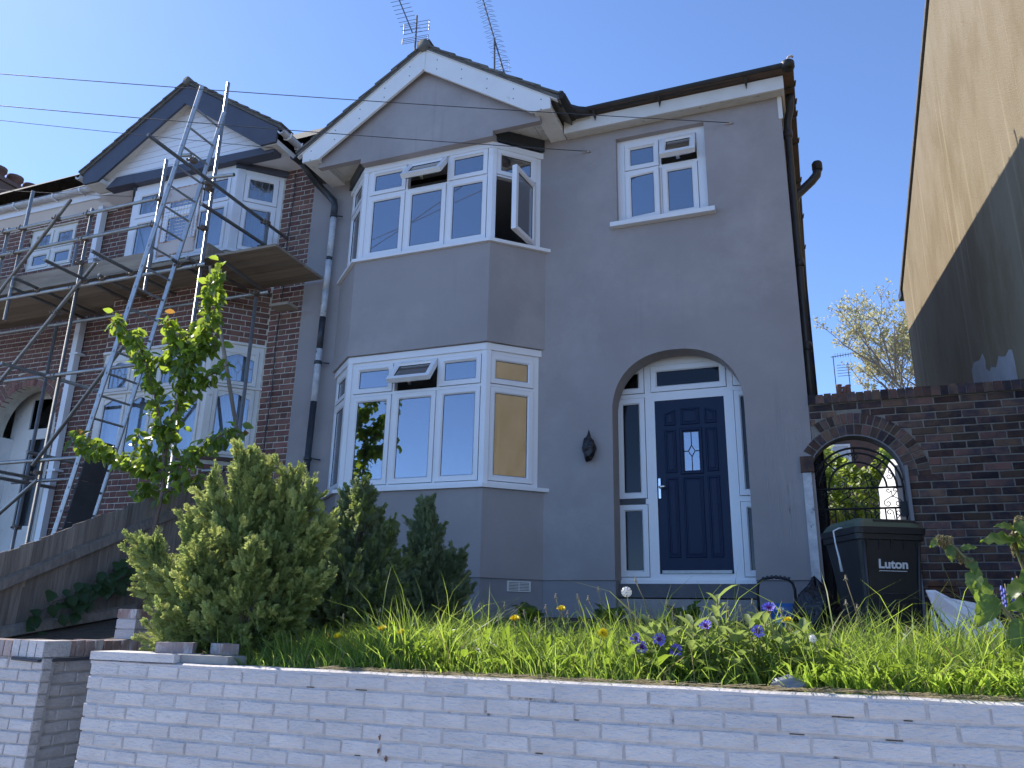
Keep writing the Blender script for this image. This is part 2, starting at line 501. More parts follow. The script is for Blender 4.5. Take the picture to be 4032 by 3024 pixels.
# ---- bricks -------------------------------------------------------------
def brick_mesh(L, H, D, bev=0.006, jit=0.0018, m='brickred', seed=0):
    r = random.Random(seed)
    j = lambda: r.uniform(-jit, jit)
    # y points into the wall
    vs = [(0, 0, 0), (L, 0, 0), (L, 0, H), (0, 0, H)]
    back = [(x, D, z) for x, _, z in vs]
    ring = [(x + j(), bev + j() * 0.5, z + j()) for x, _, z in vs]
    inn = [(min(max(x, bev), L - bev) + j(), j() * 0.8, min(max(z, bev), H - bev) + j()) for x, _, z in vs]
    V = back + ring + inn
    F = [(8, 9, 10, 11)]
    for i in range(4):
        k = (i + 1) % 4
        F.append((4 + i, 4 + k, 8 + k, 8 + i))
        F.append((i, k, 4 + k, 4 + i))
    mb = MB().add(V, F)
    return mb.mesh('brick', m)


class Bricks:
    """lays courses of bricks on a face; the first 'limit' are objects, the rest one mesh"""
    def __init__(s, parent, m, L, H, D, header, limit, name='brick', bev=0.006, jit=0.0018):
        s.parent, s.m, s.L, s.H, s.D, s.hd, s.limit, s.name = parent, m, L, H, D, header, limit, name
        s.full = [brick_mesh(L, H, D, bev, jit, m, i) for i in range(6)]
        s.head = [brick_mesh(header, H, D, bev, jit, m, 50 + i) for i in range(4)]
        s.todo = []

    def lay(s, T, a0, a1, c0, n, gauge, joint=0.01, bond='flemish', hole=None, phase=0.0, out=0.0, prio=0.0):
        for k in range(n):
            c = c0 + k * gauge
            cm = c + s.H / 2
            if bond == 'flemish':
                seq = [s.L, s.hd]
                off = (s.L - s.hd) / 2 + s.hd + joint if k % 2 else 0
            elif bond == 'stretcher':
                seq = [s.L]
                off = (s.L + joint) / 2 if k % 2 else 0
            else:
                seq = [s.hd]
                off = 0
            a = a0 - off - phase
            i = 0
            while a < a1:
                w = seq[i % len(seq)]
                lo, hi = max(a, a0), min(a + w, a1)
                segs = [(lo, hi)] if hi - lo > 0.02 else []
                if hole:
                    for h0, h1 in hole(cm):
                        ns = []
                        for x0, x1 in segs:
                            if h1 <= x0 or h0 >= x1:
                                ns.append((x0, x1))
                            else:
                                if h0 - x0 > 0.025: ns.append((x0, h0))
                                if x1 - h1 > 0.025: ns.append((h1, x1))
                        segs = ns
                for x0, x1 in segs:
                    s.todo.append((T, x0, x1 - x0, c, out + R.uniform(-0.0015, 0.0015), prio + R.random() * 0.01, T(x0, 0, c)))
                a += w + joint
                i += 1

    def finish(s, keep=None):
        td = s.todo
        if keep:
            td.sort(key=lambda t: keep(t[6]))
        rest = MB()
        for i, (T, a, w, c, out, pr, p) in enumerate(td):
            base, L0 = (R.choice(s.full), s.L) if w > s.hd * 1.3 else (R.choice(s.head), s.hd)
            mw = T.matrix(a, out, c) @ Matrix.Diagonal((w / L0, 1, 1, 1))
            if i < s.limit:
                put(s.name, base, s.parent, mw)
            else:
                rest.add([mw @ v.co for v in base.vertices], [tuple(pl.vertices) for pl in base.polygons])
        if rest.v:
            o = rest.build('brickwork', s.m, s.parent)
            o['kind'] = 'stuff'
        return len(td)


def voussoirs(parent, name, T, ca, cc, r0, r1, n, t0, t1, b0, b1, m, gap=0.01):
    for i in range(n):
        w = (t1 - t0) / n
        s0, s1 = t0 + i * w, t0 + (i + 1) * w
        g0, g1 = gap / 2 / r0, gap / 2 / r1
        P = lambda r, t: (ca + r * math.cos(t), cc + r * math.sin(t))
        poly = [P(r0, s0 + g0), P(r1, s0 + g1), P(r1, s1 - g1), P(r0, s1 - g0)]
        MB().prism(poly, T, b0, b1 + R.uniform(-0.002, 0.002)).build(name, m, parent)


# ---- windows ------------------------------------------------------------
def hinge(T, axis, pos, bpos, ang):
    """T swung open about a line: axis 'top' (horizontal at height pos) or 'left'/'right' (upright at a = pos)"""
    sn, cs = math.sin(ang), math.cos(ang)
    if axis == 'top':
        def f(a, b, c):
            dc, db = c - pos, b - bpos
            return T(a, bpos + db * cs - dc * sn, pos + dc * cs + db * sn)
    elif axis == 'right':
        def f(a, b, c):
            da, db = a - pos, b - bpos
            return T(pos + da * cs + db * sn, bpos + db * cs - da * sn, c)
    else:
        def f(a, b, c):
            da, db = a - pos, b - bpos
            return T(pos + da * cs - db * sn, bpos + db * cs + da * sn, c)
    return f


def leaf(win, T, a0, a1, c0, c1, bf, open_=None, bar=0.066, vent=False, glass='glass', m='upvc', lead=None, name='sash'):
    """one casement: mitred bars, seal and pane"""
    if open_:
        ax, ang = open_
        pos = {'top': c1, 'left': a0, 'right': a1}[ax]
        T = hinge(T, ax, pos, bf, ang)
    mb = MB()
    g = (a0 + bar, a1 - bar, c0 + bar, c1 - bar)
    f, k = bf + 0.012, bf - 0.05
    o = [(a0, c0), (a1, c0), (a1, c1), (a0, c1)]
    i1 = [(g[0] - 0.014, g[2] - 0.014), (g[1] + 0.014, g[2] - 0.014), (g[1] + 0.014, g[3] + 0.014), (g[0] - 0.014, g[3] + 0.014)]
    i2 = [(g[0], g[2]), (g[1], g[2]), (g[1], g[3]), (g[0], g[3])]
    rings = [[T(x, k, z) for x, z in o], [T(x, f, z) for x, z in o], [T(x, f, z) for x, z in i1], [T(x, f - 0.016, z) for x, z in i2], [T(x, k, z) for x, z in i2]]
    vs = [v for r_ in rings for v in r_]
    fs = []
    for r_ in range(4):
        for i in range(4):
            j = (i + 1) % 4
            fs.append((r_ * 4 + i, r_ * 4 + j, (r_ + 1) * 4 + j, (r_ + 1) * 4 + i))
    for i in range(4):
        j = (i + 1) % 4
        fs.append((16 + i, 16 + j, j, i))
    mb.add(vs, fs)
    mb.build(name, m, win)
    sl = MB()
    e = 0.004
    sl.plate(T, g[0], g[1], g[2], g[3], [(g[0] + e, g[1] - e, g[2] + e, g[3] - e)], f - 0.03, f - 0.017)
    sl.build('seal', 'seal', win)
    MB().fbox(T, g[0] + e + 0.001, g[1] - e - 0.001, f - 0.028, f - 0.022, g[2] + e + 0.001, g[3] - e - 0.001).build('pane', glass, win)
    if vent:
        am = (a0 + a1) / 2
        vw = (a1 - a0) * 0.38
        MB().fbox(T, am - vw, am + vw, f, f + 0.012, c1 - 0.046, c1 - 0.028).build('trickle_vent', m, win)
    if lead:
        lm = MB()
        for (x0, z0, x1, z1) in lead:
            A0, A1, Z0, Z1 = g
            p = T(A0 + (A1 - A0) * x0, f - 0.019, Z0 + (Z1 - Z0) * z0)
            q = T(A0 + (A1 - A0) * x1, f - 0.019, Z0 + (Z1 - Z0) * z1)
            lm.tube(p, q, 0.004, 4)
        lm.build('leading', 'lead', win)
    if open_ and open_[0] == 'top':
        am = (a0 + a1) / 2
        MB().fbox(T, a0 + 0.05, a1 - 0.05, k - 0.012, k, c0 + 0.006, c0 + 0.028).fbox(T, am - 0.02, am + 0.02, k - 0.05, k - 0.012, c0 + 0.0, c0 + 0.02).build('catch', 'chrome', win)


def window_unit(parent, T, a0, a1, c0, c1, leaves, bf=0.0, depth=0.07, gap=0.006, m='upvc', name='window', **kw):
    """frame plate with one hole per casement"""
    fr = MB().plate(T, a0, a1, c0, c1, [(l[0] - gap, l[1] + gap, l[2] - gap, l[3] + gap) for l in leaves], bf - depth, bf)
    win = fr.build(name, m, parent)
    for l in leaves:
        opt = l[4] if len(l) > 4 else {}
        leaf(win, T, l[0], l[1], l[2], l[3], bf, m=m, **{**kw, **opt})
    return win

# ------------------------------------------------------------------ ground
def sheet(name, pts, m, nx=1, ny=1, zf=None):
    """grid sheet over the rectangle pts = (x0, x1, y0, y1) with heights from zf"""
    x0, x1, y0, y1 = pts
    mb = MB()
    vs = [(x0 + (x1 - x0) * i / nx, y0 + (y1 - y0) * j / ny, 0) for j in range(ny + 1) for i in range(nx + 1)]
    vs = [(x, y, zf(x, y)) for x, y, _ in vs]
    fs = [(j * (nx + 1) + i, j * (nx + 1) + i + 1, (j + 1) * (nx + 1) + i + 1, (j + 1) * (nx + 1) + i) for j in range(ny) for i in range(nx)]
    mb.add(vs, fs)
    return struct(name, mb, m)


def gz(y):
    """garden height: from the top of the front wall up to the house"""
    return 1.315 + max(0.0, min(y, 8.3) - 3.9) * 0.083


sheet('ground', (-900, 900, -900, 900), 'soil', 1, 1, lambda x, y: -0.12)
sheet('road', (-200, 200, -9.0, -1.2), 'asphalt', 1, 1, lambda x, y: -0.10)
struct('pavement', MB().box(-200, 200, -1.2, 3.745, -0.11, 0.0), 'paving')
_n = random.Random(3)
_bumps = [(_n.uniform(-5, 6), _n.uniform(3.9, 8), _n.uniform(0.2, 0.6), _n.uniform(-0.02, 0.03)) for _ in range(60)]


def garden_z(x, y):
    return gz(y) + sum(h * math.exp(-((x - a) ** 2 + (y - b) ** 2) / (s * s)) for a, b, s, h in _bumps)


sheet('garden', (-4.12, 6.0, 3.80, 8.28), 'soil', 80, 36, garden_z)
sheet('side_path', (0.0, 6.0, 8.29, 40.0), 'concrete', 1, 1, lambda x, y: 1.67)
sheet('neighbouring_garden', (-22.0, -5.06, 4.3, 8.28), 'soil', 30, 10, lambda x, y: 1.36 + max(0, y - 4.6) * 0.16)
st = MB()
for i in range(5):
    st.box(-5.04, -4.14, 4.0 + i * 0.3, 7.0, -0.1, 0.2 + i * 0.19)
struct('garden_steps', st, 'concrete')

# ------------------------------------------------------------------ the grey rendered house
house = thing('rendered_house', 'grey rendered end-of-terrace house with white bay windows and navy front door', 'house', (-3.2, 8.3, 1.6))
F0 = Frame((0, 8.3, 0), (1, 0))
ARC_A0, ARC_A1, ARC_C = -2.045, -0.627, 3.86
arc_mid, arc_hw, arc_h = (ARC_A0 + ARC_A1) / 2, (ARC_A1 - ARC_A0) / 2, 0.688


def arch_pts(n=28, p=2.25):
    out = []
    for i in range(n + 1):
        t = math.pi - math.pi * i / n
        ct, s_ = math.cos(t), math.sin(t)
        out.append((arc_mid + arc_hw * math.copysign(abs(ct) ** (2 / p), ct), ARC_C + arc_h * abs(s_) ** (2 / p)))
    return out


MB().plate(F0, -6.37, -5.70, 2.062, 7.60, [], -0.26, 0.0).build('wall', 'render', house)
wl = MB().plate(F0, -2.92, 0.0, 2.062, 7.60, [(-1.942, -0.872, 6.225, 7.37), (ARC_A0, ARC_A1, 2.0, 4.62)], -0.26, 0.0)
ap = arch_pts()
for (x0, z0), (x1, z1) in zip(ap[:-1], ap[1:]):
    wl.add([F0(x0, 0, z0), F0(x1, 0, z1), F0(x1, 0, 4.62), F0(x0, 0, 4.62), F0(x0, -0.26, z0), F0(x1, -0.26, z1)], [(0, 1, 2, 3), (4, 5, 1, 0)])
wl.build('wall', 'render', house)
# outer bay profile, storey by storey
BO = [(-5.792, 8.31), (-5.233, 7.795), (-3.372, 7.795), (-2.835, 8.31)]


def bay_block(poly, z0, z1, name, m, parent):
    n = len(poly)
    vs = [(x, y, z0) for x, y in poly] + [(x, y, z1) for x, y in poly]
    fs = [tuple(range(n - 1, -1, -1)), tuple(range(n, 2 * n))]
    for i in range(n):
        j = (i + 1) % n
        fs.append((i, j, j + n, i + n))
    return MB().add(vs, fs).build(name, m, parent)


bay_block(BO, 2.062, 3.012, 'bay_wall', 'render', house)
bay_block(BO, 4.702, 5.962, 'bay_wall', 'render', house)
BI = [(x + (0.02 if x < -4.3 else -0.02) * (1 if y > 8 else 0.4), y + (0.018 if y < 8 else 0), ) for x, y in BO]
bay_block(BI, 1.3, 2.060, 'bay_plinth', 'plinth', house)
for x0, x1 in ((-6.37, -5.74), (-2.88, ARC_A0), (ARC_A1, 0.0)):
    MB().plate(F0, x0, x1, 1.3, 2.060, [], -0.26, -0.016).build('plinth', 'plinth', house)
bay_block([(-5.66, 8.33), (-5.19, 7.86), (-3.41, 7.86), (-2.96, 8.33)], 7.372, 7.56, 'bay_head', 'render', house)
# dark beams over the splayed sides
for p, q in (((-3.40, 7.83), (-2.88, 8.305)), ((-5.755, 8.305), (-5.235, 7.83))):
    T = Frame((p[0], p[1], 0), (q[0] - p[0], q[1] - p[1]))
    L_ = math.hypot(q[0] - p[0], q[1] - p[1])
    MB().fbox(T, 0.0, L_, -0.05, 0.02, 7.385, 7.552).build('lintel_beam', 'pipeblack', house)
# rest of the shell
sh = MB().box(-0.26, 0.0, 8.562, 14.4, 1.3, 7.6)
sh.build('side_wall', 'render', house)
MB().box(-6.37, -0.262, 14.14, 14.4, 1.3, 7.6).build('rear_wall', 'render', house)
MB().box(-6.37, -6.15, 8.562, 14.138, 1.3, 7.6).build('party_wall', 'interior', house)
MB().box(-6.148, -0.262, 8.7, 14.138, 4.85, 5.10).build('floor_slab', 'interior', house)
MB().box(-6.148, -0.262, 8.7, 14.138, 7.40, 7.55).build('ceiling', 'interior', house)
MB().box(-6.148, -0.262, 8.7, 14.138, 1.6, 1.75).build('floor_slab', 'interior', house)
MB().box(-2.6, -2.5, 8.562, 12.0, 1.76, 7.39).build('inner_wall', 'interior', house)
# main roof
E0 = 7.70
mr = MB()
mr.add([(-6.36, 8.02, E0), (0.17, 8.02, E0), (-2.6, 10.8, 9.80), (-6.36, 10.8, 9.80), (0.17, 14.62, E0), (-6.36, 14.62, E0)],
       [(0, 1, 2, 3), (1, 4, 2), (4, 5, 3, 2)])
mr.add([(-6.36, 8.02, E0 - 0.03), (0.17, 8.02, E0 - 0.03), (0.17, 14.62, E0 - 0.03), (-6.36, 14.62, E0 - 0.03)], [(0, 3, 2, 1)])
mr.build('roof', 'roofbrown', house)
# eaves: fascia, soffit, gutter on the front and the side
MB().box(-2.56, 0.055, 8.135, 8.16, 7.485, 7.655).build('fascia', 'whitewood', house)
MB().box(-2.56, 0.03, 8.162, 8.31, 7.50, 7.53).build('soffit', 'peeling', house)
MB().box(0.030, 0.055, 8.162, 14.5, 7.485, 7.655).build('fascia', 'whitewood', house)
MB().box(-0.001, 0.028, 8.312, 14.4, 7.50, 7.53).build('soffit', 'peeling', house)
MB().box(-0.030, 0.018, 8.285, 8.312, 7.2, 7.498).build('corner_board', 'whitewood', house)


def half_gutter(p, q, r, name='gutter', m='gutter', parent=None):
    p, q = Vector(p), Vector(q)
    t = (q - p).normalized()
    x = Vector((t.y, -t.x, 0)).normalized()
    z = Vector((0, 0, 1))
    prof = [(math.cos(a), math.sin(a)) for a in [math.pi + math.pi * i / 8 for i in range(9)]]
    prof = [(c * r, s_ * r) for c, s_ in prof] + [(r * 0.86, 0.0), (0, -r * 0.8), (-r * 0.86, 0)]
    n = len(prof)
    vs = [e + x * c + z * s_ for e in (p, q) for c, s_ in prof]
    fs = [tuple(range(n)), tuple(range(2 * n - 1, n - 1, -1))] + [(i, (i + 1) % n, (i + 1) % n + n, i + n) for i in range(n)]
    return MB().add(vs, fs).build(name, m, parent)


half_gutter((-2.40, 8.075, 7.715), (0.09, 8.075, 7.735), 0.062, parent=house)
half_gutter((0.115, 8.02, 7.735), (0.115, 14.5, 7.72), 0.062, parent=house)
half_gutter((-2.44, 7.60, 7.655), (-2.44, 8.14, 7.70), 0.062, parent=house)
MB().path([(-2.44, 7.60, 7.66), (-2.445, 7.72, 7.645), (-2.43, 7.9, 7.66), (-2.36, 8.05, 7.69), (-2.2, 8.08, 7.68)], [0.05, 0.07, 0.06, 0.075, 0.055], 8).build('valley_flashing', 'gutter', house, True)
MB().lathe([(0.05, -0.06), (0.075, -0.04), (0.075, 0.03), (0.05, 0.05)], (0.115, 8.06, 7.72), 12).build('gutter_angle', 'gutter', house, True)
for x_ in (-2.15, -1.35, -0.35):
    MB().add([(x_ - 0.02, 8.13, 7.69), (x_ + 0.02, 8.13, 7.69), (x_, 8.12, 7.56), (x_ - 0.02, 8.02, 7.66), (x_ + 0.02, 8.02, 7.66)], [(0, 1, 2), (3, 4, 1, 0), (3, 2, 4)]).build('gutter_bracket', 'gutter', house)
for y_ in (8.4, 8.75, 9.0, 9.6, 10.6, 11.7, 12.8):
    MB().path([(0.035, y_, 7.735), (0.06, y_, 7.66), (0.115, y_, 7.652), (0.175, y_, 7.68), (0.185, y_, 7.745)], 0.014, 6).build('gutter_bracket', 'gutter', house)
MB().path([(0.115, 8.55, 7.67), (0.115, 8.57, 7.58), (0.10, 8.60, 7.50), (0.065, 8.66, 7.40), (0.052, 8.67, 7.25), (0.040, 8.67, 5.2), (0.030, 8.67, 1.7)], 0.045, 10).build('downpipe', 'pipeblack', house, True)
for z_ in (7.22, 5.55, 4.55, 3.2):
    MB().lathe([(0.045, -0.05), (0.054, -0.045), (0.054, 0.045), (0.045, 0.05)], (0.052 - (7.25 - z_) * 0.004, 8.67, z_), 12).build('pipe_socket', 'pipeblack', house, True)
# soil vent pipe with its cowl, and small things on the corner
MB().path([(0.062, 9.38, 1.7), (0.062, 9.38, 6.70), (0.09, 9.38, 6.79), (0.28, 9.38, 6.955), (0.345, 9.38, 7.03), (0.36, 9.38, 7.10)], 0.055, 10).build('vent_pipe', 'pipeblack', house, True)
MB().lathe([(0.058, 0.0), (0.062, 0.02), (0.062, 0.10), (0.05, 0.12), (0.03, 0.13)], (0.362, 9.38, 7.09), 12).build('vent_cowl', 'gutter', house, True)
MB().path([(0.10, 8.16, 7.72), (0.115, 8.16, 7.86), (0.13, 8.16, 7.90), (0.165, 8.16, 7.915), (0.18, 8.16, 7.89)], 0.014, 6).build('hooked_rod', 'rust', house, True)

# ---- gable over the bay
gp = [(-5.90, 7.437), (-5.235, 7.437), (-5.235, 7.365), (-3.350, 7.365), (-3.350, 7.437), (-2.735, 7.437), (-2.735, 7.62), (-4.33, 8.70), (-5.90, 7.62)]
gm = MB()
gm.prism([(-5.90, 7.437), (-2.735, 7.437), (-2.735, 7.62), (-4.33, 8.72), (-5.90, 7.62)], ID, -7.80, -7.72)
gm.prism([(-5.235, 7.365), (-3.350, 7.365), (-3.350, 7.437), (-5.235, 7.437)], ID, -7.90, -7.72)
gm.build('gable_wall', 'render', house)
MB().box(-5.80, -2.90, 7.802, 8.31, 7.562, 7.585).build('soffit', 'peeling', house)
for k, (x0, x1) in enumerate(((-2.895, -2.785), (-5.855, -5.805))):
    MB().box(x0, x1, 7.802, 8.31, 7.560, 7.583).build('soffit_board', 'peeling', house)
for x0, x1 in ((-2.783, -2.575), (-6.075, -5.857)):
    MB().box(x0, x1, 7.655, 8.30, 7.505, 7.60).build('eaves_box', 'whitewood', house)
for x0, x1 in ((-5.90, -5.25), (-3.335, -2.79)):
    MB().box(x0, x1, 7.803, 7.835, 7.500, 7.56).build('soffit_moulding', 'whitewood', house)
MB().prism([(-2.812, 7.507), (-2.562, 7.500), (-2.570, 7.655), (-4.322, 8.832), (-4.322, 8.515)], ID, -7.65, -7.615).build('barge_board', 'boardwhite', house)
MB().prism([(-6.091, 7.500), (-5.843, 7.500), (-4.326, 8.515), (-4.326, 8.832), (-6.096, 7.67)], ID, -7.65, -7.615).build('barge_board', 'boardwhite', house)
MB().box(-4.345, -4.303, 7.606, 7.614, 8.52, 8.83).build('apex_strip', 'boardwhite', house)
for s_ in (-1, 1):
    for i in range(5):
        for dz in (0.05, -0.09):
            x_ = -4.324 + s_ * (0.2 + i * 0.36)
            z_ = 8.70 - (0.2 + i * 0.36) * 0.67 + dz
            MB().tube((x_, 7.612, z_), (x_, 7.6149, z_), 0.008, 6).build('screw_head', 'seal', house)
ga = math.atan2(1.18, 1.755)
for s_ in (-1, 1):
    e = (s_ * 1.875, -1.258)
    MB().prism([(-4.324, 8.838), (-4.324 + e[0], 8.838 + e[1]), (-4.324 + e[0], 8.838 + e[1] + 0.05), (-4.324, 8.888)][::s_], ID, -12.4, -7.595).build('roof_slope', 'rooftile', house)
    MB().prism([(-4.324, 8.826), (-4.324 + e[0] * 0.985, 8.826 + e[1] * 0.985), (-4.324 + e[0] * 0.985, 8.838 + e[1] * 0.985), (-4.324, 8.838)][::s_], ID, -7.66, -7.60).build('undercloak', 'whitewood', house)
tm = MB().box(0, 0.37, -0.16, 0.0, 0, 0.026).mesh('roof_tile', 'rooftile')
for s_ in (-1, 1):
    for i in range(8):
        for j in range(3):
            d = 2.245 - i * 0.282
            sl = Vector((s_ * math.cos(math.atan2(1.258, 1.875)), 0, -math.sin(math.atan2(1.258, 1.875))))
            p = Vector((-4.324, 7.578 + j * 0.165, 8.895)) + sl * d + Vector((0, 0, 0.006 + R.uniform(-0.004, 0.004)))
            up = -sl
            rot = up.rotation_difference(up)
            xa = (up + Vector((0, 0, -0.075 + R.uniform(-0.015, 0.015)))).normalized()
            ya = Vector((0, -1, 0)) if s_ > 0 else Vector((0, -1, 0))
            za = xa.cross(ya).normalized()
            if za.z < 0:
                za = -za
            mw = Matrix(((xa.x, ya.x, za.x, p.x), (xa.y, ya.y, za.y, p.y + 0.0), (xa.z, ya.z, za.z, p.z), (0, 0, 0, 1)))
            mw = Matrix(((xa.x, 0, za.x, p.x), (xa.y, 1, za.y, p.y + 0.16), (xa.z, 0, za.z, p.z), (0, 0, 0, 1)))
            put('roof_tile', tm, house, mw)
for i in range(7):
    y0 = 7.56 + i * 0.44
    MB().path([(-4.324, y0, 8.878), (-4.324, y0 + 0.46, 8.878)], [0.088, 0.080], 12).build('ridge_tile', 'rooftile', house, True)
# rainwater pipe between the two houses
half_gutter((-6.22, 7.58, 7.62), (-6.22, 8.3, 7.66), 0.06, parent=house)
dp = [(-6.20, 7.75, 7.60), (-6.19, 8.0, 7.50), (-6.17, 8.16, 7.46), (-5.94, 8.20, 7.205), (-5.925, 8.205, 7.12), (-5.93, 8.21, 6.95)]
MB().path(dp, 0.048, 10).build('downpipe_bend', 'pipeblack', house, True)
zs = [6.95, 6.35, 6.30, 5.86, 5.47, 5.02, 4.30, 1.75]
ms = ['pipewhite', 'pipeblack', 'pipewhite', 'pipewhite', 'pipeblack', 'pipewhite', 'pipeblack']
for z1, z0, m_ in zip(zs[:-1], zs[1:], ms):
    fx = lambda z: -5.93 - (6.95 - z) * 0.012
    MB().tube((fx(z1), 8.21, z1), (fx(z0), 8.21, z0 + 0.001), 0.043, 10).build('downpipe', m_, house, True)
for z_ in (6.98, 4.83, 3.55):
    MB().lathe([(0.044, -0.025), (0.052, -0.02), (0.052, 0.02), (0.044, 0.025)], (-5.93 - (6.95 - z_) * 0.012, 8.21, z_), 12).tube((-5.93, 8.2, z_), (-5.80, 8.24, z_ - 0.02), 0.01, 5).build('pipe_clip', 'pipeblack', house, True)

# ---- bay windows
FB = Frame((0, 7.85, 0), (1, 0))
RP, RQ = (-3.398, 7.85), (-2.915, 8.305)
FR = Frame((RP[0], RP[1], 0), (RQ[0] - RP[0], RQ[1] - RP[1]))
LR = math.hypot(RQ[0] - RP[0], RQ[1] - RP[1])
LP, LQ = (-5.705, 8.305), (-5.222, 7.85)
FL = Frame((LP[0], LP[1], 0), (LQ[0] - LP[0], LQ[1] - LP[1]))


def bay_window(c0, c1, t0, t1, b0, b1, right_open, parent):
    """c0..c1 whole height, t0..t1 top lights, b0..b1 casements"""
    cols = [(-5.132, -4.606), (-4.569, -4.019), (-3.984, -3.459)]
    lv = []
    for k, (x0, x1) in enumerate(cols):
        lv.append((x0, x1, t0, t1, dict(open_=('top', math.radians(38)) if k == 1 else None, vent=True)))
        lv.append((x0, x1, b0, b1, {}))
    w_ = window_unit(parent, FB, -5.222, -3.398, c0, c1, lv, name='bay_window')
    for T, side in ((FR, 1), (FL, -1)):
        a0, a1 = (0.058, LR - 0.075) if side > 0 else (0.075, LR - 0.058)
        op = ('right', math.radians(40)) if (side > 0 and right_open) else None
        window_unit(parent, T, 0.0, LR, c0, c1, [(a0, a1, t0, t1, {}), (a0, a1, b0, b1, dict(open_=op))], name='bay_side_window')
    # corner posts, head mould and sill follow the three sides
    for x_ in (-3.398, -5.222):
        s_ = 1 if x_ > -4 else -1
        MB().add([(x_ - s_ * 0.05, 7.838, c0), (x_ + s_ * 0.012, 7.838, c0), (x_ + s_ * 0.052, 7.872, c0), (x_ - s_ * 0.05, 7.90, c0),
                  (x_ - s_ * 0.05, 7.838, c1), (x_ + s_ * 0.012, 7.838, c1), (x_ + s_ * 0.052, 7.872, c1), (x_ - s_ * 0.05, 7.90, c1)],
                 [(0, 1, 5, 4), (1, 2, 6, 5), (2, 3, 7, 6), (3, 0, 4, 7)]).build('corner_post', 'upvc', w_)

    def band(off0, off1, z0, z1, zf, name, m):
        def line(o):
            k_ = o * math.tan(math.radians(22))
            e_ = o * 1.42
            return [(-5.705 - e_, 8.30), (-5.222 - k_, 7.85 - o), (-3.398 + k_, 7.85 - o), (-2.915 + e_, 8.30)]
        A, B = line(off0), line(off1)
        for i in range(3):
            q0, q1, r0, r1 = A[i], A[i + 1], B[i], B[i + 1]
            vs = [(*q0, z0), (*q1, z0), (*r1, z0 if zf is None else zf), (*r0, z0 if zf is None else zf), (*q0, z1), (*q1, z1), (*r1, z1 - 0.006), (*r0, z1 - 0.006)]
            MB().add(vs, [(0, 1, 2, 3), (7, 6, 5, 4), (3, 2, 6, 7), (0, 3, 7, 4), (1, 5, 6, 2), (0, 4, 5, 1)]).build(name, m, w_)
    band(-0.09, 0.095, c0 - 0.045, c0 + 0.002, None, 'sill', 'upvc')
    band(0.001, 0.022, c1 - 0.085, c1, None, 'head_mould', 'upvc')
    return w_


bay_window(3.058, 4.70, 4.222, 4.565, 3.105, 4.178, False, house)
bay_window(6.005, 7.37, 6.932, 7.284, 6.046, 6.900, True, house)

# ---- small first-floor window
FS = Frame((0, 8.38, 0), (1, 0))
sw = window_unit(house, FS, -1.942, -0.874, 6.19, 7.37, [
    (-1.846, -1.432, 6.942, 7.292, dict(vent=True)), (-1.400, -0.984, 6.948, 7.292, dict(open_=('top', math.radians(27)), vent=True)),
    (-1.846, -1.432, 6.242, 6.905, dict(open_=('left', math.radians(6)))), (-1.400, -0.982, 6.242, 6.900, {})], name='window')
MB().fbox(FS, -2.012, -0.795, -0.06, 0.165, 6.135, 6.192).build('sill', 'upvc', sw)

# ---- front door set back in the arch
FD = Frame((0, 8.6, 0), (1, 0))
DOOR = (-1.628, -0.862, 2.142, 4.053)
lv = [(-1.660, -0.829, 4.160, 4.465, dict(glass='glassobscure')),
      (-2.060, -1.742, 2.955, 4.100, dict(glass='glassobscure')), (-2.060, -1.738, 2.113, 2.885, dict(glass='glassobscure')),
      (-2.060, -1.742, 4.160, 4.465, dict(glass='glassobscure')),
      (-0.753, -0.430, 2.948, 4.100, dict(glass='glassobscure')), (-0.753, -0.430, 2.113, 2.880, dict(glass='glassobscure')),
      (-0.753, -0.430, 4.160, 4.465, dict(glass='glassobscure'))]
fr = MB().plate(FD, -2.15, -0.35, 2.035, 4.66, [(l[0] - 0.006, l[1] + 0.006, l[2] - 0.006, l[3] + 0.006) for l in lv] + [DOOR], -0.07, 0.0)
df = fr.build('door_frame', 'upvc', house)
for l in lv:
    leaf(df, FD, l[0], l[1], l[2], l[3], 0.0, bar=0.068, **l[4])
MB().fbox(FD, -2.12, -0.40, 0.0, 0.045, 2.034, 2.075).build('threshold', 'upvc', df)
MB().fbox(FD, -1.60, -0.88, 0.0, 0.018, 2.145, 2.178).build('weather_bar', 'aluminium', df)
MB().fbox(FD, -2.05, -1.760, -0.01, 0.012, 2.892, 2.950).build('letter_box', 'slategrey', df)
# leaf of the door with its moulded panels
PN = [[(-1.524, 3.761), (-1.404, 3.761), (-1.404, 3.934), (-1.524, 3.898)], [(-1.340, 3.761), (-1.140, 3.761), (-1.140, 3.946), (-1.340, 3.946)],
      [(-1.081, 3.761), (-0.957, 3.761), (-0.957, 3.898), (-1.081, 3.934)], [(-1.525, 3.225), (-1.405, 3.225), (-1.405, 3.706), (-1.525, 3.706)],
      [(-1.080, 3.225), (-0.959, 3.225), (-0.959, 3.706), (-1.080, 3.706)], [(-1.522, 2.314), (-1.400, 2.314), (-1.400, 3.168), (-1.522, 3.168)],
      [(-1.342, 2.314), (-1.131, 2.314), (-1.131, 3.168), (-1.342, 3.168)], [(-1.079, 2.314), (-0.955, 2.314), (-0.955, 3.168), (-1.079, 3.168)]]
GLZ = (-1.320, -1.157, 3.242, 3.677)
dl = MB().plate(FD, DOOR[0] + 0.004, DOOR[1] - 0.004, DOOR[2] + 0.006, DOOR[3] - 0.004, [GLZ], -0.06, -0.008)
door = dl.build('front_door', 'doorblue', house)


def shrink(poly, d):
    cx, cz = sum(p[0] for p in poly) / 4, sum(p[1] for p in poly) / 4
    return [(x + (d if x < cx else -d), z + (d if z < cz else -d)) for x, z in poly]


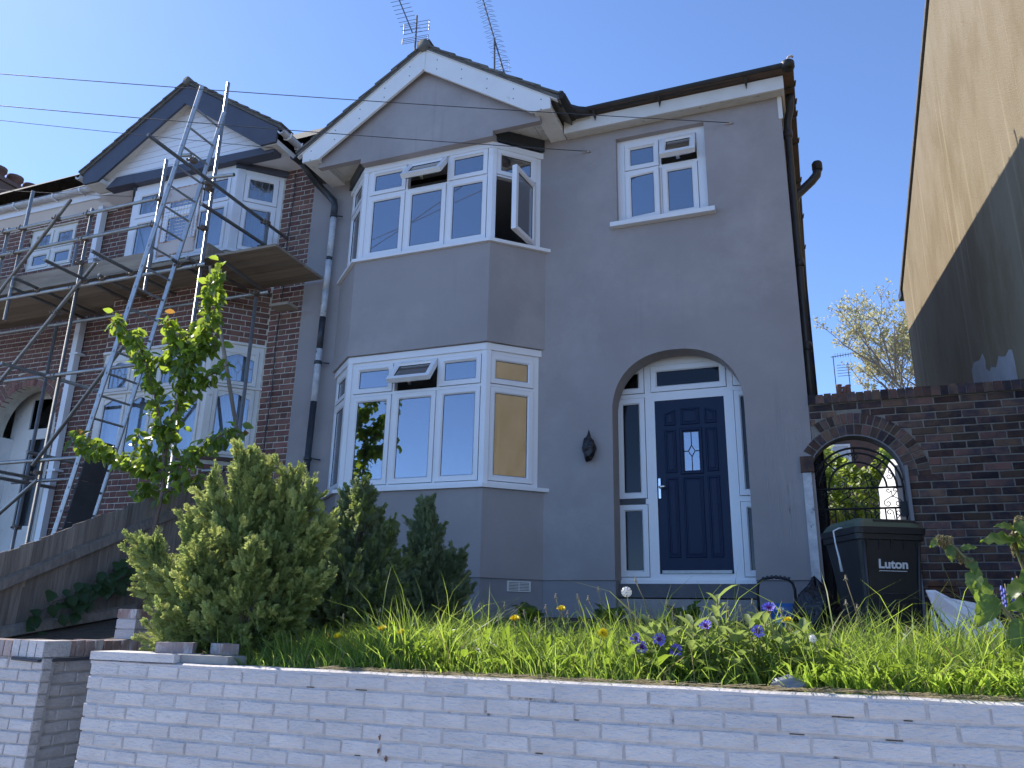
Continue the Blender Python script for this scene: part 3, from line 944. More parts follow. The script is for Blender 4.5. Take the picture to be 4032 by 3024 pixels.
def moulding(poly, T, b, steps, name, m, parent, fill=True):
    mb = MB()
    rings = [[T(x, b + h, z) for x, z in shrink(poly, d)] for d, h in steps]
    vs = [v for r_ in rings for v in r_]
    fs = []
    for k in range(len(rings) - 1):
        for i in range(4):
            j = (i + 1) % 4
            fs.append((k * 4 + i, k * 4 + j, k * 4 + 4 + j, k * 4 + 4 + i))
    if fill:
        k = (len(rings) - 1) * 4
        fs.append((k, k + 1, k + 2, k + 3))
    mb.add(vs, fs).build(name, m, parent)


for p_ in PN:
    moulding(p_, FD, -0.008, [(-0.004, 0.0005), (0.004, 0.010), (0.012, 0.010), (0.020, 0.0008), (0.028, 0.0008), (0.036, 0.006), (0.05, 0.007)], 'panel', 'doorblue', door)
gq = [(GLZ[0], GLZ[2]), (GLZ[1], GLZ[2]), (GLZ[1], GLZ[3]), (GLZ[0], GLZ[3])]
moulding(gq, FD, -0.008, [(-0.042, 0.0005), (-0.034, 0.012), (-0.018, 0.014), (-0.006, 0.008), (0.0, -0.004)], 'glazing_bead', 'doorblue', door, False)
MB().fbox(FD, GLZ[0], GLZ[1], -0.03, -0.022, GLZ[2], GLZ[3]).build('pane', 'glass', door)
ld = MB()
gx, gz_ = (GLZ[0] + GLZ[1]) / 2, 3.46
for p, q in (((gx, GLZ[2]), (gx, gz_ - 0.065)), ((gx, gz_ + 0.065), (gx, GLZ[3])), ((GLZ[0], gz_), (gx - 0.036, gz_)), ((gx + 0.036, gz_), (GLZ[1], gz_)),
             ((gx, gz_ - 0.065), (gx + 0.036, gz_)), ((gx + 0.036, gz_), (gx, gz_ + 0.065)), ((gx, gz_ + 0.065), (gx - 0.036, gz_)), ((gx - 0.036, gz_), (gx, gz_ - 0.065))):
    ld.tube(FD(p[0], -0.018, p[1]), FD(q[0], -0.018, q[1]), 0.0045, 4)
ld.build('leading', 'seal', door)
hd = MB().fbox(FD, -1.612, -1.588, -0.002, 0.010, 2.945, 3.165)
hd.build('handle_plate', 'chrome', door)
MB().path([FD(-1.600, 0.008, 3.065), FD(-1.600, 0.045, 3.065), FD(-1.585, 0.055, 3.065), FD(-1.55, 0.056, 3.066), FD(-1.528, 0.054, 3.068)], [0.010, 0.011, 0.014, 0.021, 0.015], 10).build('handle', 'chrome', door, True)
# reveal walls behind the facade, step
for s_, x_ in ((1, ARC_A0), (-1, ARC_A1)):
    pass
MB().box(-2.30, -2.047, 8.562, 8.69, 1.3, 4.66).build('porch_wall', 'render', house)
MB().box(-0.625, -0.262, 8.562, 8.69, 1.3, 4.66).build('porch_wall', 'render', house)
MB().box(-2.043, -0.629, 8.44, 8.64, 1.893, 2.033).build('door_step', 'stepgrey', house)
MB().box(-2.043, -0.629, 8.40, 8.64, 1.3, 1.878).build('step_block', 'concrete', house)
# paint runs on the wall right of the door
for k in range(9):
    x_ = -0.46 + k * 0.05 + R.uniform(-0.012, 0.012)
    z_ = 3.95 - R.uniform(0, 0.35) - abs(k - 4) * 0.03
    pts = []
    while z_ > 2.1 + R.uniform(0, 0.5):
        pts.append((x_, 8.2992, z_))
        x_ += R.uniform(-0.006, 0.007)
        z_ -= 0.06
    if len(pts) > 4:
        v = []
        for x, y, z in pts:
            wd = R.uniform(0.0015, 0.0035)
            v += [(x - wd, y - 0.0015, z), (x + wd, y - 0.0015, z)]
        MB().add(v, [(2 * i, 2 * i + 2, 2 * i + 3, 2 * i + 1) for i in range(len(pts) - 1)]).build('paint_run', 'drip', house)
# air brick
FV = Frame((-3.380, 7.813, 0), (0.525, 0.497))
av = MB().plate(FV, 0.312, 0.582, 1.932, 2.04, [(0.327 + (0.125 if j else 0), 0.442 + (0.125 if j else 0), 1.942 + i * 0.0155, 1.9505 + i * 0.0155) for i in range(6) for j in range(2)], -0.004, 0.014)
# chimney and aerials
ch = MB().box(-6.72, -5.95, 10.5, 11.15, 9.2, 10.95).box(-6.76, -5.91, 10.46, 11.19, 10.95, 11.05)
ch.build('chimney_stack', 'farbrick', house)
for x_ in (-6.5, -6.15):
    MB().lathe([(0.13, 0), (0.12, 0.28), (0.14, 0.30), (0.14, 0.36), (0.11, 0.36)], (x_, 10.82, 11.05), 12).build('chimney_pot', 'claypot', house, True)

av.build('air_brick', 'whitewood', house)

# ------------------------------------------------------------------ the brick neighbour
nb = thing('brick_house', 'red brick terraced house with white mortar and grey gable behind scaffolding', 'house', (-9.5, 8.3, 1.6))
NARC_X, NARC_Z, NARC_R = -11.39, 4.30, 0.725
NBAY = (-9.80, -6.93)
nholes = [(-9.75, -6.97, 1.2, 8.2), (-12.12, -11.04, 7.08, 7.855), (NARC_X - NARC_R, NARC_X + NARC_R, 1.2, NARC_Z + NARC_R + 0.02)]
MB().plate(F0, -6.97, -6.372, 1.3, 8.02, [], -0.26, -0.007).build('wall', 'mortarcream', nb)
nw = MB().plate(F0, -13.5, -9.75, 1.3, 8.02, nholes[1:], -0.26, -0.007)
for i in range(24):
    t0, t1 = math.pi - math.pi * i / 24, math.pi - math.pi * (i + 1) / 24
    x0, z0, x1, z1 = NARC_X + NARC_R * math.cos(t0), NARC_Z + NARC_R * math.sin(t0), NARC_X + NARC_R * math.cos(t1), NARC_Z + NARC_R * math.sin(t1)
    zt = NARC_Z + NARC_R + 0.02
    nw.add([F0(x0, -0.007, z0), F0(x1, -0.007, z1), F0(x1, -0.007, zt), F0(x0, -0.007, zt), F0(x0, -0.26, z0), F0(x1, -0.26, z1)], [(0, 1, 2, 3), (4, 5, 1, 0)])
nw.build('wall', 'mortarcream', nb)
# bay masonry below and between the windows, brick-faced
NBP = [(-9.83, 8.31), (-9.345, 7.83), (-7.385, 7.83), (-6.90, 8.31)]


def inset(poly, d):
    return [(poly[0][0] + d * 1.41, poly[0][1]), (poly[1][0] + d * 0.41, poly[1][1] + d), (poly[2][0] - d * 0.41, poly[2][1] + d), (poly[3][0] - d * 1.41, poly[3][1])]


for z0, z1 in ((1.3, 3.55), (5.20, 6.50)):
    bay_block(inset(NBP, 0.007), z0, z1, 'bay_wall', 'mortarcream', nb)
bk = Bricks(nb, 'brickred', 0.222, 0.068, 0.07, 0.106, 300)
GA = 0.0795


def nhole(c):
    out = []
    out.append((-9.83, -6.90))
    if 7.08 < c < 7.855: out.append((-12.12, -11.04))
    rr = NARC_R + 0.235
    if c < NARC_Z: out.append((NARC_X - rr, NARC_X + rr) if c > NARC_Z - 0.75 else (NARC_X - NARC_R - 0.115, NARC_X + NARC_R + 0.115))
    elif c < NARC_Z + rr:
        w_ = math.sqrt(rr * rr - (c - NARC_Z) ** 2)
        out.append((NARC_X - w_, NARC_X + w_))
    return out


bk.lay(F0, -13.5, -6.376, 1.36, 83, GA, hole=nhole, phase=0.06)
for p, q in zip(NBP[:-1], NBP[1:]):
    T = Frame((p[0], p[1], 0), (q[0] - p[0], q[1] - p[1]))
    L_ = math.hypot(q[0] - p[0], q[1] - p[1])
    bk.lay(T, 0.0, L_, 1.36, 27, GA, phase=0.03)
    bk.lay(T, 0.0, L_, 5.205, 16, GA, phase=0.03)
# nearest, least hidden bricks become objects: the strip by the grey house, then the bay
bk.finish(lambda p: (p.x + 6.6) ** 2 * 1.6 + (p.y - 8.2) ** 2 * 0.3 + abs(p.z - 4.6) * 0.42)
for r0, r1, n_ in ((NARC_R, NARC_R + 0.108, 30), (NARC_R + 0.118, NARC_R + 0.228, 34)):
    voussoirs(nb, 'arch_brick', F0, NARC_X, NARC_Z, r0, r1, n_, 0.0, math.pi, -0.10, 0.0, 'brickred', 0.012)
for s_ in (-1, 1):
    for i in range(10):
        for k_ in range(2):
            x0 = NARC_X + s_ * (NARC_R + 0.004 + 0.118 * k_) - (0.108 if s_ < 0 else 0)
            MB().fbox(F0, x0, x0 + 0.106, -0.10, R.uniform(-0.002, 0.001), NARC_Z - 0.079 * (i + 1), NARC_Z - 0.079 * i - 0.011).build('jamb_brick', 'brickred', nb)
# shell and roofs
MB().box(-13.5, -6.63, 13.14, 13.4, 1.3, 8.0).build('rear_wall', 'farbrick', nb)
MB().box(-13.5, -13.3, 8.562, 13.138, 1.3, 8.0).build('party_wall', 'interior', nb)
MB().box(-6.63, -6.374, 8.565, 13.4, 1.3, 8.0).build('party_wall', 'interior', nb)
for z0, z1 in ((1.5, 1.7), (5.4, 5.6), (8.02, 8.1)):
    MB().box(-13.298, -6.632, 8.8, 13.138, z0, z1).build('floor_slab', 'interior', nb)
rz = lambda y: 8.235 + (y - 8.02) * 0.87
MB().add([(-13.6, 8.02, 8.235), (-6.38, 8.02, 8.235), (-6.38, 10.8, rz(10.8)), (-13.6, 10.8, rz(10.8)), (-13.6, 13.6, 8.235), (-6.38, 13.6, 8.235)],
         [(0, 1, 2, 3), (3, 2, 5, 4)]).build('roof', 'rooftile', nb)
for i in range(2):
    MB().add([(-13.6, 8.02 + i * 0.3, rz(8.02 + i * 0.3) + 0.005), (-10.1, 8.02 + i * 0.3, rz(8.02 + i * 0.3) + 0.005), (-10.1, 8.02 + i * 0.3, rz(8.02 + i * 0.3) + 0.035), (-13.6, 8.02 + i * 0.3, rz(8.02 + i * 0.3) + 0.035),
              (-13.6, 8.36 + i * 0.3, rz(8.36 + i * 0.3) + 0.012), (-10.1, 8.36 + i * 0.3, rz(8.36 + i * 0.3) + 0.012)], [(0, 1, 2, 3), (3, 2, 5, 4)]).build('tile_course', 'rooftile', nb)
for i in range(16):
    x_ = -13.5 + i * 0.215
    MB().box(x_, x_ + 0.205, 7.985, 8.2, 8.232, 8.252, Matrix.Translation((0, 0, R.uniform(-0.006, 0.012)))).build('eaves_tile', 'rooftile', nb)
MB().box(-13.6, -10.20, 8.075, 8.10, 8.04, 8.21).build('fascia', 'upvc', nb)
MB().add([(-13.6, 8.102, 8.04), (-10.2, 8.102, 8.04), (-10.2, 8.31, 7.90), (-13.6, 8.31, 7.90), (-13.6, 8.102, 8.06), (-10.2, 8.102, 8.06), (-10.2, 8.31, 8.0), (-13.6, 8.31, 8.0)],
         [(0, 3, 2, 1), (4, 5, 6, 7), (0, 1, 5, 4), (2, 3, 7, 6), (1, 2, 6, 5)]).build('cove', 'upvc', nb)
half_gutter((-13.6, 8.01, 8.20), (-10.22, 8.01, 8.215), 0.06, m='pipewhite', parent=nb)
for x_ in (-12.9, -12.2, -11.3, -10.7):
    MB().path([(x_, 8.075, 8.20), (x_, 8.06, 8.13), (x_, 8.01, 8.135), (x_, 7.95, 8.15), (x_, 7.945, 8.22)], 0.013, 6).build('gutter_bracket', 'upvc', nb)
MB().box(-10.30, -10.16, 7.95, 8.07, 7.93, 8.22).build('gutter_outlet', 'upvc', nb)
# gable
NGX = -8.37
gp_ = [(-10.06, 7.96), (-6.70, 7.96), (NGX, 9.15)]
MB().prism([(-10.05, 8.0), (-6.70, 8.0), (NGX, 9.10)], ID, -7.86, -7.80).build('gable_wall', 'boardedge', nb)
for i in range(11):
    z0 = 8.0 + i * 0.105
    hw0 = 1.66 - (z0 - 8.0) * 1.50
    hw1 = 1.66 - (z0 + 0.098 - 8.0) * 1.50
    if hw1 > 0.02:
        MB().prism([(NGX - hw0, z0), (NGX + hw0, z0), (NGX + hw1, z0 + 0.098), (NGX - hw1, z0 + 0.098)], ID, -7.798, -7.782).build('cladding_board', 'upvc', nb)
MB().prism([(-9.84, 7.905), (-9.24, 7.90), (-9.24, 7.885), (-7.46, 7.885), (-6.70, 7.875), (-6.68, 7.985), (-9.65, 8.065)], ID, -7.90, -7.735).build('tie_beam', 'bargegrey', nb)
for (x0, z0), (x1, z1), xi, zi in (((-10.215, 8.175), (NGX, 9.335), -9.90, 7.985), ((-6.565, 8.16), (NGX, 9.335), -6.84, 7.94)):
    s_ = 1 if x0 < NGX else -1
    zf = 7.985 if s_ > 0 else 7.94
    MB().prism([(x0 + s_ * 0.02, zf), (xi, zi), (NGX, 9.008), (NGX, 9.335), (x0, z0)][::s_], ID, -7.65, -7.615).build('barge_board', 'bargegrey', nb)
    MB().prism([(x0 - s_ * 0.07, z0 + 0.005 - 0.045), (NGX, 9.345), (NGX, 9.395), (x0 - s_ * 0.07, z0 + 0.055 - 0.045)][::s_], ID, -12.0, -7.595).build('roof_slope', 'rooftile', nb)
    # soffit under the verge
    vs = [(xi, 7.655, zi + 0.10), (NGX, 7.655, 9.10), (NGX, 7.80, 9.10), (xi, 7.80, zi + 0.10)]
    vs += [(x, y, z + 0.02) for x, y, z in vs]
    MB().add(vs, [(0, 1, 2, 3), (7, 6, 5, 4), (0, 4, 5, 1), (2, 6, 7, 3)]).build('verge_soffit', 'whitewood', nb)
    for i in range(9):
        d = i / 9.0
        p0 = Vector((x0 - s_ * 0.08, 0, z0 - 0.03)); p1 = Vector((NGX, 0, 9.365))
        q = p0.lerp(p1, d); q2 = p0.lerp(p1, min(1.0, d + 0.135))
        MB().add([(q.x, 7.575, q.z + 0.045), (q2.x, 7.575, q2.z + 0.025), (q2.x, 7.575, q2.z + 0.05), (q.x, 7.575, q.z + 0.07), (q.x, 7.85, q.z + 0.045), (q2.x, 7.85, q2.z + 0.025), (q2.x, 7.85, q2.z + 0.05), (q.x, 7.85, q.z + 0.07)],
                 [(0, 1, 2, 3), (7, 6, 5, 4), (0, 4, 5, 1), (3, 2, 6, 7), (0, 3, 7, 4)]).build('roof_tile', 'rooftile', nb)
for i in range(5):
    MB().path([(NGX, 7.57 + i * 0.44, 9.385), (NGX, 7.57 + i * 0.44 + 0.46, 9.385)], [0.07, 0.064], 10).build('ridge_tile', 'rooftile', nb, True)
MB().box(-10.16, -6.60, 7.90, 8.32, 7.925, 7.95).build('soffit', 'upvc', nb)
MB().box(-6.86, -6.59, 7.655, 8.30, 7.93, 8.01).build('eaves_box', 'whitewood', nb)
MB().box(-10.18, -9.86, 7.655, 8.10, 7.975, 8.05).build('eaves_box', 'whitewood', nb)
half_gutter((-6.50, 7.60, 8.10), (-6.50, 8.6, 8.12), 0.058, m='pipewhite', parent=nb)
half_gutter((-10.29, 7.58, 8.13), (-10.29, 8.0, 8.14), 0.058, m='pipewhite', parent=nb)
for y_ in (7.75, 8.0, 8.2):
    MB().path([(-6.56, y_, 8.11), (-6.55, y_, 8.05), (-6.50, y_, 8.035), (-6.445, y_, 8.05), (-6.435, y_, 8.12)], 0.012, 6).build('gutter_bracket', 'upvc', nb)
bay_block([(-9.75, 8.33), (-9.30, 7.87), (-7.42, 7.87), (-6.96, 8.33)], 7.885, 7.924, 'bay_head', 'upvc', nb)
for p, q in (((-7.41, 7.82), (-6.86, 8.305)), ((-9.87, 8.305), (-9.33, 7.82))):
    T = Frame((p[0], p[1], 0), (q[0] - p[0], q[1] - p[1]))
    MB().fbox(T, 0.0, math.hypot(q[0] - p[0], q[1] - p[1]), -0.04, 0.012, 7.83, 7.922).build('lintel_beam', 'bargegrey', nb)
# bay windows
NRP, NRQ = (-7.405, 7.85), (-6.925, 8.305)
NFR = Frame((*NRP, 0), (NRQ[0] - NRP[0], NRQ[1] - NRP[1]))
NLR = math.hypot(NRQ[0] - NRP[0], NRQ[1] - NRP[1])
NLP, NLQ = (-9.805, 8.305), (-9.325, 7.85)
NFL = Frame((*NLP, 0), (NLQ[0] - NLP[0], NLQ[1] - NLP[1]))
star = [(0.5, 0, 0.5, 0.28), (0.5, 0.72, 0.5, 1), (0, 0.5, 0.36, 0.5), (0.64, 0.5, 1, 0.5), (0.5, 0.28, 0.64, 0.5), (0.64, 0.5, 0.5, 0.72), (0.5, 0.72, 0.36, 0.5), (0.36, 0.5, 0.5, 0.28), (0.2, 0, 0.2, 1), (0.8, 0, 0.8, 1)]
cols = [(-9.24, -8.69), (-8.64, -8.09), (-8.04, -7.49)]
lv = []
for x0, x1 in cols:
    lv += [(x0, x1, 7.33, 7.76, dict(lead=star)), (x0, x1, 6.57, 7.29, {})]
w1 = window_unit(nb, Frame((0, 7.85, 0), (1, 0)), -9.325, -7.405, 6.505, 7.885, lv, name='bay_window', glass='glassnet')
for T in (NFR, NFL):
    window_unit(nb, T, 0.0, NLR, 6.505, 7.885, [(0.13, NLR - 0.07, 7.33, 7.76, dict(lead=star)), (0.13, NLR - 0.07, 6.57, 7.29, {})], name='bay_side_window', glass='glassnet')
for i in range(5):
    MB().fbox(NFR, 0.012 + i * 0.022, 0.024 + i * 0.022, 0.0, 0.012, 6.51, 7.84).build('fluting', 'upvc', w1)
bay_block([(-9.86, 8.31), (-9.36, 7.80), (-7.37, 7.80), (-6.87, 8.31)], 6.501, 6.54, 'sill', 'upvc', w1)


def timber_light(win, T, a0, a1, c0, c1, lead=None):
    leaf(win, T, a0, a1, c0, c1, 0.0, bar=0.055, glass='glassnet', m='whitewood', lead=lead)
    g0, g1, zt = a0 + 0.055, a1 - 0.055, c1 - 0.055
    n = 10
    poly = [(g0, zt)]
    pts = []
    for i in range(n + 1):
        t = i / n
        rise = math.sin(math.pi * t) ** 1.4
        pts.append((g0 + (g1 - g0) * t, zt - 0.075 + 0.07 * rise))
    mb = MB()
    for (x0, z0), (x1, z1) in zip(pts[:-1], pts[1:]):
        mb.prism([(x0, z0), (x1, z1), (x1, zt + 0.002), (x0, zt + 0.002)], T, -0.012, 0.001)
    mb.build('arched_head', 'whitewood', win)


FNB = Frame((0, 7.85, 0), (1, 0))
tc = [(-9.25, -8.81), (-8.77, -8.33), (-8.29, -7.91), (-7.87, -7.49)]
fr = MB().plate(FNB, -9.325, -7.405, 3.57, 5.17, [(x0 - 0.004, x1 + 0.004, z0 - 0.004, z1 + 0.004) for x0, x1 in tc for z0, z1 in ((4.60, 5.09), (3.64, 4.54))], -0.07, 0.0)
w2 = fr.build('bay_window', 'whitewood', nb)
for x0, x1 in tc:
    timber_light(w2, FNB, x0, x1, 4.60, 5.09, star)
    timber_light(w2, FNB, x0, x1, 3.64, 4.54)
for T in (NFR, NFL):
    fr = MB().plate(T, 0.0, NLR, 3.57, 5.17, [(0.086, NLR - 0.056, z0 - 0.004, z1 + 0.004) for z0, z1 in ((4.60, 5.09), (3.64, 4.54))], -0.07, 0.0)
    w3 = fr.build('bay_side_window', 'whitewood', nb)
    timber_light(w3, T, 0.09, NLR - 0.06, 4.60, 5.09, star)
    timber_light(w3, T, 0.09, NLR - 0.06, 3.64, 4.54)
    MB().fbox(T, 0.0, NLR + 0.03, 0.0, 0.03, 4.555, 4.585).build('transom_mould', 'whitewood', w3)
MB().fbox(FNB, -9.34, -7.39, 0.0, 0.03, 4.555, 4.585).build('transom_mould', 'whitewood', w2)
bay_block([(-9.86, 8.31), (-9.36, 7.80), (-7.37, 7.80), (-6.87, 8.31)], 3.551, 3.60, 'sill', 'roofbrown', w2)
bay_block([(-9.84, 8.31), (-9.35, 7.815), (-7.38, 7.815), (-6.89, 8.31)], 5.165, 5.199, 'head_mould', 'whitewood', w2)
# curtains hung behind the panes
for z0, z1 in ((6.53, 7.86), (3.62, 5.14)):
    for T, a0, a1 in ((FNB, -9.28, -7.46), (NFR, 0.05, NLR - 0.05)):
        n = 60
        vs, fs = [], []
        for i in range(n + 1):
            a = a0 + (a1 - a0) * i / n
            b = -0.16 + 0.018 * math.sin(i * 1.9) + 0.01 * math.sin(i * 0.77)
            vs += [T(a, b, z0), T(a, b, z1)]
        fs = [(2 * i, 2 * i + 2, 2 * i + 3, 2 * i + 1) for i in range(n)]
        MB().add(vs, fs).build('net_curtain', 'net', nb, True)
# small leaded window over the door
FNS = Frame((0, 8.34, 0), (1, 0))
lw = [(0.33, 0, 0.33, 1), (0.67, 0, 0.67, 1), (0, 0.5, 0.4, 0.5), (0.6, 0.5, 1, 0.5), (0.5, 0.32, 0.62, 0.5), (0.62, 0.5, 0.5, 0.68), (0.5, 0.68, 0.38, 0.5), (0.38, 0.5, 0.5, 0.32)]
w4 = window_unit(nb, FNS, -12.12, -11.04, 7.08, 7.855, [(-12.06, -11.61, 7.47, 7.80, dict(lead=lw)), (-11.55, -11.10, 7.47, 7.80, dict(lead=lw)), (-12.06, -11.61, 7.13, 7.43), (-11.55, -11.10, 7.13, 7.43)], m='whitewood', glass='glassnet')
for z_ in (7.0,):
    n = 24
    vs = []
    for i in range(n + 1):
        a = -12.08 + 0.62 * i / n
        vs += [(a, 8.55 + 0.015 * math.sin(i * 1.7), 7.05), (a, 8.55 + 0.015 * math.sin(i * 1.7), 7.85)]
    MB().add(vs, [(2 * i, 2 * i + 2, 2 * i + 3, 2 * i + 1) for i in range(n)]).build('net_curtain', 'net', nb, True)
# doorway under the arch
MB().box(NARC_X - NARC_R - 0.2, NARC_X - NARC_R + 0.012, 8.312, 9.0, 1.3, NARC_Z).build('porch_wall', 'whitewash', nb)
fd = Frame((0, 8.75, 0), (1, 0))
dfr = MB().plate(fd, -12.2, -10.5, 1.9, 5.2, [(-11.82, -11.30, 4.45, 4.95), (-11.22, -10.80, 4.45, 4.95), (-11.75, -11.30, 2.9, 4.28), (-11.2, -10.9, 2.9, 4.28)], -0.06, 0.0)
dfr = dfr.build('door_frame', 'whitewood', nb)
for x0, x1, z0, z1 in ((-11.82, -11.30, 4.45, 4.95), (-11.22, -10.80, 4.45, 4.95), (-11.75, -11.30, 2.9, 4.28), (-11.2, -10.9, 2.9, 4.28)):
    MB().fbox(fd, x0, x1, -0.03, -0.024, z0, z1).build('pane', 'glassobscure', dfr)
for x_ in (-11.28, -11.24):
    MB().fbox(fd, x_, x_ + 0.02, 0.0, 0.02, 1.9, 4.35).build('door_moulding', 'whitewood', dfr)
# square white rainwater pipe and black cable on the wall
for z0, z1 in ((2.2, 4.86), (4.862, 6.3), (6.302, 7.95)):
    MB().box(-10.465, -10.365, 8.17, 8.27, z0, z1).build('downpipe', 'upvc', nb)
for z_ in (3.6, 5.4, 7.0):
    MB().box(-10.475, -10.30, 8.16, 8.30, z_, z_ + 0.03).build('pipe_clip', 'upvc', nb)
cp = [(-6.72 + 0.012 * math.sin(i * 1.3), 8.285, 7.85 - i * 0.3) for i in range(18)]
MB().path(cp, 0.007, 5).build('wall_cable', 'cable', nb, True)

# ------------------------------------------------------------------ the terrace further up the road
tr = thing('terraced_house', 'far terraced roof with a row of clay chimney pots at left edge', 'house', (-17, 8.3, 1.6))
MB().box(-21.5, -13.52, 8.3, 13.4, 1.4, 8.3).build('wall', 'farbrick', tr)
MB().add([(-21.5, 8.02, 8.50), (-13.62, 8.02, 8.50), (-13.62, 10.8, 10.95), (-21.5, 10.8, 10.95), (-13.62, 13.6, 8.5), (-21.5, 13.6, 8.5)], [(0, 1, 2, 3), (3, 2, 4, 5)]).build('roof', 'rooftile', tr)
half_gutter((-21.5, 8.0, 8.47), (-13.6, 8.0, 8.47), 0.06, m='pipewhite', parent=tr)
MB().box(-18.75, -17.75, 10.6, 12.9, 9.6, 11.62).box(-18.80, -17.70, 10.55, 12.95, 11.62, 11.72).build('chimney_stack', 'farbrick', tr)
for i in range(5):
    MB().lathe([(0.17, 0), (0.15, 0.28), (0.19, 0.31), (0.19, 0.40), (0.14, 0.40)], (-18.15, 10.85 + i * 0.44, 11.72), 14).build('chimney_pot', 'claypot', tr, True)

# ------------------------------------------------------------------ the tan house on the right
KX = -0.065
tanx = lambda y: 1.95 + KX * (y - 8.3)
th = thing('pebbledash_house', 'tall tan pebbledash gable wall rising at the right edge', 'house', (2.0, 9.0, 1.6))
TT = Frame((tanx(13.42), 13.42, 0), (tanx(4.0) - tanx(13.42), 4.0 - 13.42))    # a runs towards the street
# outward normal must face -X
if TT.n.x > 0:
    TT = Frame((tanx(4.0), 4.0, 0), (tanx(13.42) - tanx(4.0), 13.42 - 4.0))
    ya = lambda y: (y - 4.0) * 1.0021
else:
    ya = lambda y: (13.42 - y) * 1.0021
gpts = [(13.42, 1.2), (13.42, 7.0), (8.2, 9.94), (4.0, 7.55), (4.0, 1.2)]
pp = [(ya(y), z) for y, z in gpts]
area = sum(pp[i][0] * pp[(i + 1) % 5][1] - pp[(i + 1) % 5][0] * pp[i][1] for i in range(5))
if area < 0:
    pp = pp[::-1]
MB().prism(pp, TT, -7.0, 0.0).build('gable_wall', 'tan', th)
for (y0, z0), (y1, z1) in (((13.64, 6.92), (8.2, 9.98)), ((3.8, 7.48), (8.2, 9.98))):
    q = [(ya(y0), z0), (ya(y1), z1), (ya(y1), z1 + 0.075), (ya(y0), z0 + 0.075)]
    ar = sum(q[i][0] * q[(i + 1) % 4][1] - q[(i + 1) % 4][0] * q[i][1] for i in range(4))
    if ar < 0: q = q[::-1]
    MB().prism(q, TT, -7.0, 0.03).build('roof_slope', 'rooftile', th)
MB().prism([(ya(13.44), 6.90), (ya(13.70), 6.90), (ya(13.70), 7.01), (ya(13.44), 7.01)], TT, -7.0, 0.03).build('gutter', 'gutter', th)
# grey rough-cast patch low on the wall
pt = [(10.15, 3.75), (10.126, 4.557), (9.995, 4.611), (9.748, 4.561), (9.612, 4.59), (9.553, 4.497), (9.568, 4.40), (9.458, 4.331), (9.363, 4.353), (9.194, 4.298), (9.059, 4.377), (8.958, 4.336), (8.832, 4.301), (8.699, 4.325), (8.62, 4.298), (8.60, 4.182), (8.594, 3.75)]
q = [(ya(y), z) for y, z in pt]
ar = sum(q[i][0] * q[(i + 1) % len(q)][1] - q[(i + 1) % len(q)][0] * q[i][1] for i in range(len(q)))
if ar < 0: q = q[::-1]
MB().prism(q, TT, 0.0005, 0.004).build('rendered_patch', 'tanpatch', th)

# ------------------------------------------------------------------ front garden wall, white painted brick
fw = thing('garden_wall', 'low white painted brick retaining wall along the pavement in front', 'wall', (-0.5, 3.75, 0.0))
WT = 1.343
FW = Frame((0, 3.75, 0), (1, 0))
MB().box(-4.118, 3.2, 3.757, 3.95, 0.0, WT - 0.012).build('wall_core', 'mortarwhite', fw)
bw = Bricks(fw, 'brickwhite', 0.214, 0.0655, 0.07, 0.103, 300, bev=0.006, jit=0.0035)
rowsN = 17
for k in range(rowsN):
    j = -4.13 + (R.uniform(-0.012, 0.012) if k else 0)
    bw.lay(FW, j, 3.2, WT - 0.012 - 0.0655 - k * 0.0765, 1, 0.0765, joint=0.0095, bond='stretcher', phase=(0.11 if k % 2 else 0.0) + R.uniform(-0.004, 0.004), prio=k)
bw.finish(lambda p: (0 if p.z > 0.66 and p.x < 0.75 else 10) + (WT - p.z))
# dark strips standing for the shade in open joints, and chipped paint
for _ in range(26):
    k_ = R.randrange(0, 9)
    x_ = R.uniform(-4.0, 1.2)
    z_ = WT - 0.012 - 0.0655 - k_ * 0.0765 - 0.0095
    MB().box(x_, x_ + R.uniform(0.015, 0.07), 3.7545, 3.760, z_ + 0.003, z_ + 0.0075).build('joint_shade_strip', 'soil', fw)
for cx_, cz_, sd in ((-2.135, 1.050, 1), (-2.138, 0.985, 2), (-2.094, 0.953, 3)):
    rr_ = random.Random(sd)
    n_ = 11
    q_ = [(cx_ + 0.008 * rr_.uniform(0.4, 1.3) * math.cos(6.283 * i / n_), cz_ + 0.013 * rr_.uniform(0.35, 1.4) * math.sin(6.283 * i / n_)) for i in range(n_)]
    MB().prism(q_, ID, -3.752, -3.7472).build('paint_chip', 'claypot', fw)
# end face of the wall
FE = Frame((-4.13, 3.95, 0), (0, -1))
be = Bricks(fw, 'brickwhite', 0.195, 0.0655, 0.05, 0.103, 300, 'end_brick', bev=0.004)
be.lay(FE, 0.0, 0.196, WT - 0.012 - 0.0655 - 15 * 0.0765, 16, 0.0765, bond='header')
be.finish()
n = 90
vs, fs = [], []
for i in range(n + 1):
    x = -4.135 + (3.2 + 4.135) * i / n
    h = WT + 0.0015 * math.sin(i * 0.9) * math.sin(i * 0.31) + R.uniform(-0.001, 0.001)
    f_ = 3.7525 + R.uniform(-0.0015, 0.002)
    vs += [(x, f_, h - 0.022 + R.uniform(-0.005, 0.004)), (x, f_ - 0.001, h - 0.004), (x, 3.775, h + 0.004), (x, 3.95, h)]
fs = [(4 * i + k, 4 * i + 4 + k, 4 * i + 5 + k, 4 * i + 1 + k) for i in range(n) for k in range(3)]
MB().add(vs, fs).build('mortar_cap', 'brickwhite', fw)
MB().box(-4.14, -3.50, 3.744, 3.95, WT + 0.006, WT + 0.052).build('raised_course', 'brickwhite', fw)
MB().box(-3.498, -3.16, 3.79, 3.95, WT + 0.006, WT + 0.05).build('raised_course', 'concrete', fw)

